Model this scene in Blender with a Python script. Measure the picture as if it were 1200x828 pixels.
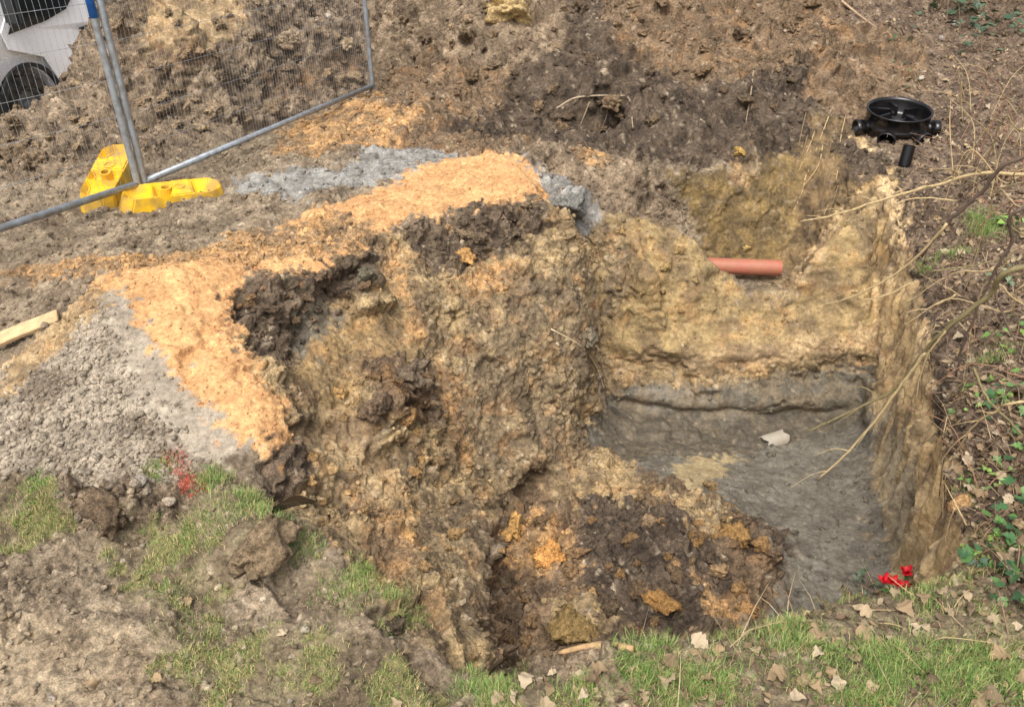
import bpy, bmesh, math, random
import numpy as np
from mathutils import Vector, Matrix, geometry, kdtree
import time
T0 = time.time()
random.seed(7)
for o in list(bpy.data.objects):
    bpy.data.objects.remove(o)
SC = bpy.context.scene
COL = SC.collection

# ------------------------------------------------------------------ camera
PITCH = math.radians(30)
CAMZ = 2.0
cam = bpy.data.cameras.new('camera')
cam.sensor_width = 36
cam.lens = 30
cam.clip_start = 0.05
cam.clip_end = 2000
camo = bpy.data.objects.new('camera', cam)
camo.location = (0, 0, CAMZ)
camo.rotation_euler = (math.pi / 2 - PITCH, 0, 0)
COL.objects.link(camo)
SC.camera = camo

# ------------------------------------------------------------------ sky, sun, exposure
SUN_EL, SUN_AZ = math.radians(58), math.radians(-162)      # azimuth measured from +Y towards +X
world = bpy.data.worlds.new('World')
SC.world = world
world.use_nodes = True
wn = world.node_tree
wn.nodes.clear()
sky = wn.nodes.new('ShaderNodeTexSky')
sky.sky_type = 'NISHITA'
sky.sun_disc = False
sky.sun_elevation = SUN_EL
sky.sun_rotation = SUN_AZ
sky.air_density = 0.7
sky.dust_density = 6.0
sky.ozone_density = 0.6
hs = wn.nodes.new('ShaderNodeHueSaturation')
hs.inputs['Saturation'].default_value = 0.35
bg = wn.nodes.new('ShaderNodeBackground')
bg.inputs['Strength'].default_value = 0.15
wo = wn.nodes.new('ShaderNodeOutputWorld')
wn.links.new(sky.outputs[0], hs.inputs['Color'])
wn.links.new(hs.outputs[0], bg.inputs[0])
wn.links.new(bg.outputs[0], wo.inputs[0])
sun = bpy.data.lights.new('sun', 'SUN')
sun.energy = 1.05
sun.angle = math.radians(35)
sun.color = (1.0, 0.97, 0.93)
suno = bpy.data.objects.new('sun', sun)
sd = Vector((math.sin(SUN_AZ) * math.cos(SUN_EL), math.cos(SUN_AZ) * math.cos(SUN_EL), math.sin(SUN_EL)))
suno.rotation_euler = sd.to_track_quat('Z', 'Y').to_euler()
suno.location = (0, 0, 12)
COL.objects.link(suno)
SC.view_settings.view_transform = 'Standard'
SC.view_settings.look = 'None'
SC.view_settings.exposure = 0.84
SC.view_settings.gamma = 1
SC.render.resolution_x = 1024
SC.render.resolution_y = 706

# ------------------------------------------------------------------ helpers: survey of the site
SP, CP = math.sin(PITCH), math.cos(PITCH)
CAM = np.array([0, 0, CAMZ])
def ray(px, py):
    a, b = (px - 600) / 1000.0, -(py - 414) / 1000.0
    return np.array([a, CP + b * SP, -SP + b * CP])
def at(px, py, z):                  # point of a sight line at height z
    d = ray(px, py)
    return CAM + d * ((z - CAMZ) / d[2])
def at_y(px, py, y):                # point of a sight line at distance y
    d = ray(px, py)
    return CAM + d * (y / d[1])

# ------------------------------------------------------------------ helpers: noise on arrays
def _hash(ix, iy, iz, s):
    h = (ix.astype(np.uint32) * np.uint32(374761393)) ^ (iy.astype(np.uint32) * np.uint32(668265263)) ^ (iz.astype(np.uint32) * np.uint32(2147483647 - 58)) ^ np.uint32((s * 974711 + 12345) & 0xffffffff)
    h = (h ^ (h >> np.uint32(13))) * np.uint32(1274126177)
    h = (h ^ (h >> np.uint32(15))) * np.uint32(2246822519)
    return h ^ (h >> np.uint32(16))
def _f(h):
    return (h & np.uint32(0xffff)).astype(np.float32) / 65535.0
def vnoise(p, s=0):                 # gradient-like value noise, -1..1
    i = np.floor(p).astype(np.int64)
    f = (p - i).astype(np.float32)
    u = f * f * f * (f * (f * 6 - 15) + 10)
    out = np.zeros(len(p), np.float32)
    for dx in (0, 1):
        wx = u[:, 0] if dx else 1 - u[:, 0]
        for dy in (0, 1):
            wy = u[:, 1] if dy else 1 - u[:, 1]
            for dz in (0, 1):
                wz = u[:, 2] if dz else 1 - u[:, 2]
                h = _hash(i[:, 0] + dx, i[:, 1] + dy, i[:, 2] + dz, s)
                gx = _f(h) * 2 - 1
                gy = _f(h >> np.uint32(8)) * 2 - 1
                gz = _f(h >> np.uint32(16)) * 2 - 1
                out += wx * wy * wz * (gx * (f[:, 0] - dx) + gy * (f[:, 1] - dy) + gz * (f[:, 2] - dz))
    return out * 1.6
def fbm(p, scale, octs=3, s=0, gain=0.5):
    out = np.zeros(len(p), np.float32)
    a, q = 1.0, p / scale
    for k in range(octs):
        out += a * vnoise(q + 17.3 * k, s + k)
        q = q * 2.03
        a *= gain
    return out
def worley(p, scale, s=0):          # F1, F2-F1 and a random value of the nearest cell
    q = p / scale
    i = np.floor(q).astype(np.int64)
    f = (q - i).astype(np.float32)
    f1 = np.full(len(p), 9, np.float32); f2 = f1.copy(); idv = np.zeros(len(p), np.float32)
    for dx in (-1, 0, 1):
        for dy in (-1, 0, 1):
            for dz in (-1, 0, 1):
                h = _hash(i[:, 0] + dx, i[:, 1] + dy, i[:, 2] + dz, s)
                d = (dx + _f(h) - f[:, 0]) ** 2 + (dy + _f(h >> np.uint32(8)) - f[:, 1]) ** 2 + (dz + _f(h >> np.uint32(16)) - f[:, 2]) ** 2
                m = d < f1
                f2 = np.where(m, f1, np.minimum(f2, d))
                idv = np.where(m, _f(h * np.uint32(2654435761)), idv)
                f1 = np.where(m, d, f1)
    f1 = np.sqrt(f1); f2 = np.sqrt(f2)
    return f1, f2 - f1, idv
def facets(p, scale, s=0):          # every cell is a tilted plane: sheared, fractured faces
    q = p / scale
    i = np.floor(q).astype(np.int64)
    f = (q - i).astype(np.float32)
    best = np.full(len(p), 9, np.float32); out = np.zeros(len(p), np.float32)
    for dx in (-1, 0, 1):
        for dy in (-1, 0, 1):
            for dz in (-1, 0, 1):
                h = _hash(i[:, 0] + dx, i[:, 1] + dy, i[:, 2] + dz, s)
                vx, vy_, vz = dx + _f(h) - f[:, 0], dy + _f(h >> np.uint32(8)) - f[:, 1], dz + _f(h >> np.uint32(16)) - f[:, 2]
                d = vx * vx + vy_ * vy_ + vz * vz
                m = d < best
                g = h * np.uint32(2654435761)
                val = vx * (_f(g) - .5) + vy_ * (_f(g >> np.uint32(8)) - .5) + vz * (_f(g >> np.uint32(16)) - .5) + .35 * (_f(g >> np.uint32(4)) - .5)
                out = np.where(m, val, out); best = np.where(m, d, best)
    return out * scale
def lin(c):
    c = np.array(c, float) / 255.0
    return np.where(c <= 0.04045, c / 12.92, ((c + 0.055) / 1.055) ** 2.4)
def sstep(a, b, x):
    t = np.clip((x - a) / (b - a), 0, 1)
    return t * t * (3 - 2 * t)

# ------------------------------------------------------------------ terrain: survey points (sight line + level) and break lines
PTS, EDG = [], []
def pt(p):
    PTS.append(tuple(float(c) for c in p))
    return len(PTS) - 1
def line(*pp, closed=False):
    ids = [pt(at(*p)) for p in pp]
    for a, b in zip(ids, ids[1:]):
        EDG.append((a, b))
    if closed:
        EDG.append((ids[-1], ids[0]))
    return ids
def yline(*pp):
    ids = [pt(at_y(*p)) for p in pp]
    for a, b in zip(ids, ids[1:]):
        EDG.append((a, b))
def wline(*pp):
    ids = [pt(p) for p in pp]
    for a, b in zip(ids, ids[1:]):
        EDG.append((a, b))
def spots(*pp):
    for p in pp:
        pt(at(*p))

# rim of the spur and of the left side of the pit (from the far end of the sand track to the near lip)
line((622, 219, .29), (560, 240, .28), (500, 256, .28), (440, 276, .28), (372, 319, .31), (300, 320, .34), (279, 334, .32), (273, 382, .27),
     (300, 432, .19), (330, 478, .11), (335, 525, .04), (310, 560, .0), (350, 606, .0), (400, 650, -.02), (450, 688, -.03), (500, 732, -.05), (528, 785, -.08), (545, 806, -.1),
     (585, 786, -.06), (640, 766, -.03), (700, 757, -.01), (760, 751, 0), (850, 738, 0), (920, 724, 0), (1000, 694, -.02), (1060, 688, -.02), (1108, 680, -.01), (1132, 640, 0),
     (1112, 545, -.09), (1092, 432, -.12), (1070, 320, -.08), (1048, 198, .09))
# far edge of the trench in front of the bank
line((1046, 185, .12), (1000, 150, .2), (968, 130, .25))
line((965, 165, .18), (940, 176, .17), (870, 193, .14), (820, 198, .14), (790, 200, .15), (740, 178, .2))
# ridge between spur, trench and pit
line((560, 184, .33), (640, 172, .36), (700, 180, .31), (760, 206, .21), (798, 245, .05), (826, 285, -.12), (855, 320, -.33), (888, 347, -.45), (920, 342, -.43), (950, 305, -.2), (985, 266, -.01), (1036, 215, .08))
# trench floor behind the ridge and foot of its far wall
wline((1.60, 5.22, -.50), (1.85, 5.24, -.50))
wline((1.2, 5.42, -.55), (1.55, 5.42, -.58), (1.95, 5.36, -.58), (2.16, 5.36, -.50), (2.42, 5.60, -.2))
wline((1.1, 5.68, -.52), (1.5, 5.68, -.56), (1.95, 5.66, -.54), (2.16, 5.64, -.42))
wline((.75, 5.85, .1), (.98, 5.72, -.15))
# foot of the spur and pit walls
line((700, 478, -1.0), (690, 500, -1.0), (662, 556, -.98), (600, 586, -.93), (575, 612, -.88))
wline((-.062, 3.0, -.97), (-.075, 2.65, -.95), (-.055, 2.33, -.9), (-.02, 2.05, -.82))
line((571, 606, -.62), (563, 650, -.5), (562, 705, -.43), (558, 755, -.36))
line((712, 484, -1.15), (780, 494, -1.16), (860, 500, -1.16), (940, 495, -1.15), (1005, 486, -1.1), (1027, 560, -1.03), (1039, 640, -.99), (1046, 690, -.96))
wline((1.78, 2.86, -.96), (1.62, 2.5, -.94), (1.42, 2.27, -.92), (1.22, 2.14, -.9), (.9, 2.02, -.88), (.5, 1.92, -.8), (.15, 1.88, -.76), (-.03, 1.84, -.72))
# ledge (pale band) half way up the back wall
yline((718, 424, 4.80), (800, 416, 4.74), (900, 408, 4.72), (1000, 396, 4.74), (1022, 392, 4.76))
yline((716, 452, 4.75), (800, 446, 4.68), (900, 442, 4.66), (1008, 432, 4.68))
# upper back wall
spots((740, 260, .02), (760, 310, -.16), (800, 340, -.36), (850, 370, -.56), (722, 330, -.32), (734, 385, -.62), (780, 385, -.61), (900, 380, -.61), (960, 360, -.51), (1000, 330, -.3), (1020, 280, -.08))
# spur face
line((708, 250, .08), (703, 300, -.2), (708, 360, -.5), (707, 420, -.84), (706, 468, -1.1))
spots((655, 250, .2), (640, 300, .02), (650, 340, -.1), (684, 330, -.14), (686, 380, -.34), (686, 430, -.56), (676, 480, -.76), (655, 528, -.88), (600, 290, .12), (545, 290, .13), (490, 290, .17), (600, 340, -.05), (540, 345, .0), (480, 330, .1), (440, 310, .19),
      (400, 335, .19), (360, 350, .21), (320, 350, .25), (300, 385, .2), (320, 420, .1), (350, 400, .06), (390, 390, .0), (440, 400, -.05), (490, 400, -.13), (540, 400, -.2), (600, 400, -.28), (650, 400, -.34),
      (400, 450, -.13), (360, 460, .0), (450, 440, -.1), (480, 450, -.17), (520, 440, -.3), (560, 450, -.42), (620, 450, -.55), (655, 455, -.6),
      (350, 520, -.06), (400, 510, -.22), (450, 480, -.2), (500, 500, -.4), (560, 510, -.62), (620, 520, -.74),
      (340, 570, -.1), (380, 570, -.2), (420, 570, -.32), (470, 570, -.45), (520, 570, -.62), (560, 570, -.78), (380, 610, -.14), (430, 620, -.3), (480, 630, -.36), (530, 640, -.46),
      (470, 680, -.2), (510, 690, -.3), (540, 710, -.38), (532, 755, -.25), (548, 788, -.2))
# pit floor and the tipped soil lying in it
spots((720, 520, -1.14), (760, 512, -1.16), (850, 522, -1.15), (950, 530, -1.12), (1000, 560, -1.06), (980, 620, -1.03), (1010, 680, -.99), (940, 690, -1.0), (910, 725, -.95), (960, 590, -1.06), (900, 570, -1.08), (830, 548, -1.08), (760, 545, -1.04), (700, 545, -1.03))
spots((640, 590, -.94), (600, 630, -.92), (650, 620, -.8), (700, 590, -.9), (690, 630, -.78), (760, 590, -.9), (800, 590, -.9), (850, 600, -.88), (890, 620, -.88), (930, 640, -.98), (860, 650, -.74), (900, 690, -.88), (780, 640, -.7),
      (760, 690, -.58), (700, 690, -.7), (640, 690, -.73), (820, 700, -.64), (870, 710, -.8), (600, 720, -.84), (660, 740, -.68), (740, 740, -.58), (800, 740, -.66))
# sand and gravel ramp on the left
line((122, 324, .40), (160, 318, .42), (220, 312, .42), (280, 308, .40))
spots((150, 370, .35), (220, 370, .31), (200, 430, .22), (260, 430, .22), (260, 490, .12), (150, 440, .20), (100, 400, .30), (60, 440, .18), (0, 470, .10), (80, 500, .10), (160, 500, .12), (230, 530, .05), (290, 530, .05), (120, 560, .03), (40, 560, .02), (-60, 520, .04))
line((122, 318, .30), (100, 345, .26), (50, 392, .14), (0, 430, .06), (-80, 480, .0))
# ground between ramp and fence
spots((60, 330, .12), (0, 370, .06), (0, 310, .08), (100, 290, .14), (180, 290, .24), (0, 262, .1), (260, 280, .28), (200, 250, .16), (320, 250, .26), (400, 240, .29), (300, 215, .2), (380, 205, .26), (470, 195, .31), (540, 195, .33), (600, 190, .34), (470, 240, .3), (-120, 350, .05), (-120, 260, .1), (-300, 330, .05))
# near ground
spots((250, 600, .02), (150, 620, .02), (285, 635, .06), (330, 640, .0), (30, 640, .0), (200, 680, .0), (60, 720, .0), (320, 700, -.02), (400, 740, -.04), (460, 790, -.08), (300, 780, -.02), (150, 800, .0), (0, 800, 0.01), (-80, 650, 0), (505, 822, -.12), (420, 828, -.05),
      (640, 800, -.01), (760, 800, .0), (900, 790, .01), (1050, 760, .0), (1150, 760, .03), (1180, 680, .03), (1200, 600, .05), (1180, 520, .04), (1150, 440, .03), (1200, 400, .08), (1120, 330, .05), (1180, 280, .1), (1100, 240, .12), (1160, 180, .18), (1060, 165, .16), (1100, 120, .25))
# fence line and heaps behind
spots((165, 222, .1), (100, 245, .1), (230, 190, .1), (300, 160, .1), (370, 130, .1), (440, 104, .1), (480, 150, .15), (540, 168, .12), (600, 163, .06), (660, 162, .06), (700, 150, .2), (780, 168, .24), (860, 160, .28), (920, 150, .3))
spots((0, 190, .18), (60, 180, .2), (-80, 220, .14), (120, 165, .22), (200, 140, .26), (300, 110, .3), (380, 90, .28), (440, 66, .34), (0, 140, .34), (45, 124, .36), (75, 101, .44), (100, 64, .60), (120, 22, .86), (122, -20, 1.15), (160, -25, 1.22), (100, 130, .36), (150, 90, .55), (-80, 150, .35), (200, 70, .6), (230, 95, .45),
      (260, 50, .68), (330, 60, .52), (134, 20, .95), (200, -4, 1.12), (300, 0, .95), (440, 20, .6), (360, 20, .75), (520, 110, .33), (560, 80, .45), (520, 40, .6), (560, 0, .9), (640, 40, .7), (640, 100, .42), (700, 80, .52), (720, 20, .85), (700, 125, .28), (780, 110, .45), (800, 60, .65), (860, 90, .55), (860, 20, .85), (930, 60, .62), (940, 110, .42),
      (980, 30, .7), (1000, 80, .45), (1060, 40, .6), (1050, 100, .32), (1130, 60, .5), (1200, 60, .5), (1120, 5, .75), (1200, 5, .8), (1290, 100, .4), (1290, 250, .15))
for p in [(-4.6, 5.6, .1), (-4.6, 6.9, .0), (-5.2, 8.3, -.7), (-3.55, 7.9, .1), (-3.95, 7.3, .12), (-3.2, 9.0, .7), (-4.3, 9.8, -.55), (-5.5, 9.9, -.8), (-6.8, 9.4, -.8), (-6.5, 12, -.8), (-4.2, 12.5, -.8), (-4, 15, -.8), (-2.6, 8.4, 1.45), (-2.4, 10.2, 1.1), (-1.2, 9.3, 1.2), (0, 9.2, 1.35), (1.2, 9.0, 1.5), (2.6, 9.2, 1.4), (4.2, 9.4, 1.2), (5.8, 9.5, 1.1), (-2.8, 11.8, .2), (0, 11.5, .9), (3, 12, 1.0), (6, 12, .9),
          (0, 14, .1), (4, 16, .2), (-7.5, 8, -.6), (-8, 5, -.1), (-5, 3, 0), (-4, 1, 0), (-2, .6, 0), (0, .6, 0), (1.5, .8, 0), (3, 1.2, .03), (4, 3, .1), (5, 5, .2), (6, 7, .3), (8, 9, .5), (8, 3, .2), (5, 0, 0), (0, -3, 0), (-5, -3, 0), (6, -3, 0),
          (-20, -20, 0), (20, -20, 0), (20, 20, 0), (-20, 20, 0), (-20, 5, 0), (20, 5, .2), (0, 22, 0), (-9, 15, -.8),
          (-600, -600, 0), (600, -600, 0), (600, 600, 0), (-600, 600, 0), (0, 600, 0), (-600, 0, 0), (600, 0, 0), (0, -600, 0)]:
    pt(p)

P3 = np.array(PTS)
v2, e2, f2, ov, oe, of = geometry.delaunay_2d_cdt([Vector((p[0], p[1])) for p in PTS], EDG, [], 0, 1e-5)
V = np.zeros((len(v2), 3))
for i, v in enumerate(v2):
    if ov[i]:
        V[i] = P3[ov[i][0]]
    else:
        d = (P3[:, 0] - v[0]) ** 2 + (P3[:, 1] - v[1]) ** 2
        k = np.argsort(d)[:3]
        w = 1 / (d[k] + 1e-6)
        V[i] = (v[0], v[1], float((P3[k, 2] * w).sum() / w.sum()))
        print('CROSSING', v, V[i])
F = np.array([list(f) for f in f2 if len(f) == 3])
n = np.cross(V[F[:, 1]] - V[F[:, 0]], V[F[:, 2]] - V[F[:, 0]])
flip = n[:, 2] < 0
F[flip] = F[flip][:, ::-1]

def target_len(p, base):
    dist = np.sqrt(p[:, 0] ** 2 + p[:, 1] ** 2 + (p[:, 2] - CAMZ) ** 2)
    out = np.maximum(0, np.maximum(np.abs(p[:, 0] - .2) - (1.0 + .62 * np.maximum(p[:, 1], 1)), np.maximum(1.35 - p[:, 1], p[:, 1] - 9.3)))
    return np.maximum(base, .0027 * dist) + .35 * out
def refine(V, F, base, n=14):
    for it in range(n):
        E = np.sort(np.concatenate([F[:, [0, 1]], F[:, [1, 2]], F[:, [2, 0]]]), axis=1)
        key = E[:, 0].astype(np.int64) * (len(V) + 1) + E[:, 1]
        uk, first, inv = np.unique(key, return_index=True, return_inverse=True)
        U = E[first]
        a, b = V[U[:, 0]], V[U[:, 1]]
        mid = (a + b) / 2
        mark = np.linalg.norm(a - b, axis=1) > target_len(mid, base) * 1.35
        if not mark.any():
            break
        nid = np.full(len(U), -1)
        nid[mark] = len(V) + np.arange(mark.sum())
        V = np.concatenate([V, mid[mark]])
        m = nid[inv].reshape(3, -1).T              # per triangle: midpoints of edges 01, 12, 20
        cnt = (m >= 0).sum(1)
        out = [F[cnt == 0]]
        s = cnt == 3
        f, q = F[s], m[s]
        out += [np.stack([f[:, 0], q[:, 0], q[:, 2]], 1), np.stack([f[:, 1], q[:, 1], q[:, 0]], 1), np.stack([f[:, 2], q[:, 2], q[:, 1]], 1), q]
        for k in range(3):
            r = [k, (k + 1) % 3, (k + 2) % 3]
            s = (cnt == 1) & (m[:, k] >= 0)
            f, q = F[s][:, r], m[s][:, k]
            out += [np.stack([f[:, 0], q, f[:, 2]], 1), np.stack([q, f[:, 1], f[:, 2]], 1)]
            s = (cnt == 2) & (m[:, k] < 0)
            f, q = F[s][:, r], m[s][:, r]          # edges 12 and 20 are split
            out += [np.stack([f[:, 2], q[:, 2], q[:, 1]], 1), np.stack([f[:, 0], f[:, 1], q[:, 1]], 1), np.stack([f[:, 0], q[:, 1], q[:, 2]], 1)]
        F = np.concatenate(out)
    return V, F
def laplace(V, F, n, lam=.6, A=None):
    E = np.concatenate([F[:, [0, 1]], F[:, [1, 2]], F[:, [2, 0]]])
    i = np.concatenate([E[:, 0], E[:, 1]]); j = np.concatenate([E[:, 1], E[:, 0]])
    cnt = np.bincount(i, minlength=len(V))[:, None]
    for _ in range(n):
        avg = np.stack([np.bincount(i, V[j, k], len(V)) for k in range(V.shape[1])], 1) / cnt
        V = V + (avg - V) * lam
    return V
def vnormals(V, F):
    n = np.cross(V[F[:, 1]] - V[F[:, 0]], V[F[:, 2]] - V[F[:, 0]])
    N = np.stack([np.bincount(F.ravel(), np.repeat(n[:, k], 3), len(V)) for k in range(3)], 1)
    return N / (np.linalg.norm(N, axis=1)[:, None] + 1e-12)
for base, it in ((.09, 1), (.045, 2), (.022, 2)):
    V, F = refine(V, F, base)
    far = np.abs(V).max(1) > 15
    keep = V[far].copy()
    V = laplace(V, F, it)
    V[far] = keep
# coarse copy to take sight lines on
BV = bpy.data.meshes.new('survey')
BV.from_pydata(V.tolist(), [], F.tolist())
BVo = bpy.data.objects.new('survey', BV)
COL.objects.link(BVo)
bpy.context.view_layer.update()
def hit(ob, px, py):
    ok, loc, nor, idx = ob.ray_cast(Vector(CAM), Vector(ray(px, py)).normalized())
    return (loc, nor) if ok else (None, None)
V, F = refine(V, F, .0092)
V = laplace(V, F, 1)
print('terrain verts', len(V), 'tris', len(F), round(time.time() - T0, 1))
# ------------------------------------------------------------------ soils: (colour, second colour, lump, crumb, smooth-relief)
SOIL = {
    'B': ((128, 106, 81), (100, 82, 62), 1.0, 1.0),
    'K': ((142, 123, 99), (110, 94, 75), .95, 1.1),
    'D': ((94, 80, 65), (70, 59, 48), .8, 1.1),
    'X': ((114, 97, 78), (84, 71, 57), 1.0, 1.0),
    'M': ((142, 126, 103), (120, 105, 85), .4, .8),
    'T': ((172, 147, 108), (150, 125, 90), .4, .6),
    'O': ((166, 142, 102), (128, 109, 80), .68, .9),
    'N': ((158, 131, 88), (134, 112, 78), .25, .6),
    'P': ((146, 126, 94), (114, 98, 75), .42, .85),
    'Y': ((156, 133, 90), (136, 115, 79), .16, .45),
    'Q': ((128, 106, 66), (100, 84, 57), .25, .5),  # far trench wall: olive clay, darkened to carry the shade of the enclosed trench
    'S': ((199, 154, 102), (185, 139, 90), .25, .4),
    'U': ((182, 142, 93), (146, 119, 86), .5, .8),
    'W': ((142, 139, 132), (118, 114, 107), .35, .5),
    'C': ((158, 145, 126), (138, 126, 109), .12, .6),
    'Z': ((152, 140, 122), (140, 128, 111), .10, .35),
    'F': ((152, 135, 109), (132, 115, 92), .25, .7),
    'G': ((114, 108, 95), (98, 92, 81), .18, .3),
    'A': ((160, 145, 118), (116, 102, 82), .25, .4),
    'I': ((164, 146, 108), (150, 132, 98), .05, .2),
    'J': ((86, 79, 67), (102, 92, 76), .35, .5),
    'H': ((104, 97, 83), (118, 105, 85), .3, .45),
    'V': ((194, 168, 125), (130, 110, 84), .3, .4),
    'R': ((122, 101, 70), (80, 67, 51), .25, .4),  # striated trench side: brown ochre with trench shade put into the colour
    'L': ((118, 100, 82), (90, 75, 61), .5, .9),
    'E': ((130, 117, 90), (108, 94, 73), .3, .8),
}
REG = ['ground', 'spoil_heap', 'sand_track', 'gravel_heap', 'excavation', 'leafy_bank']
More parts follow.
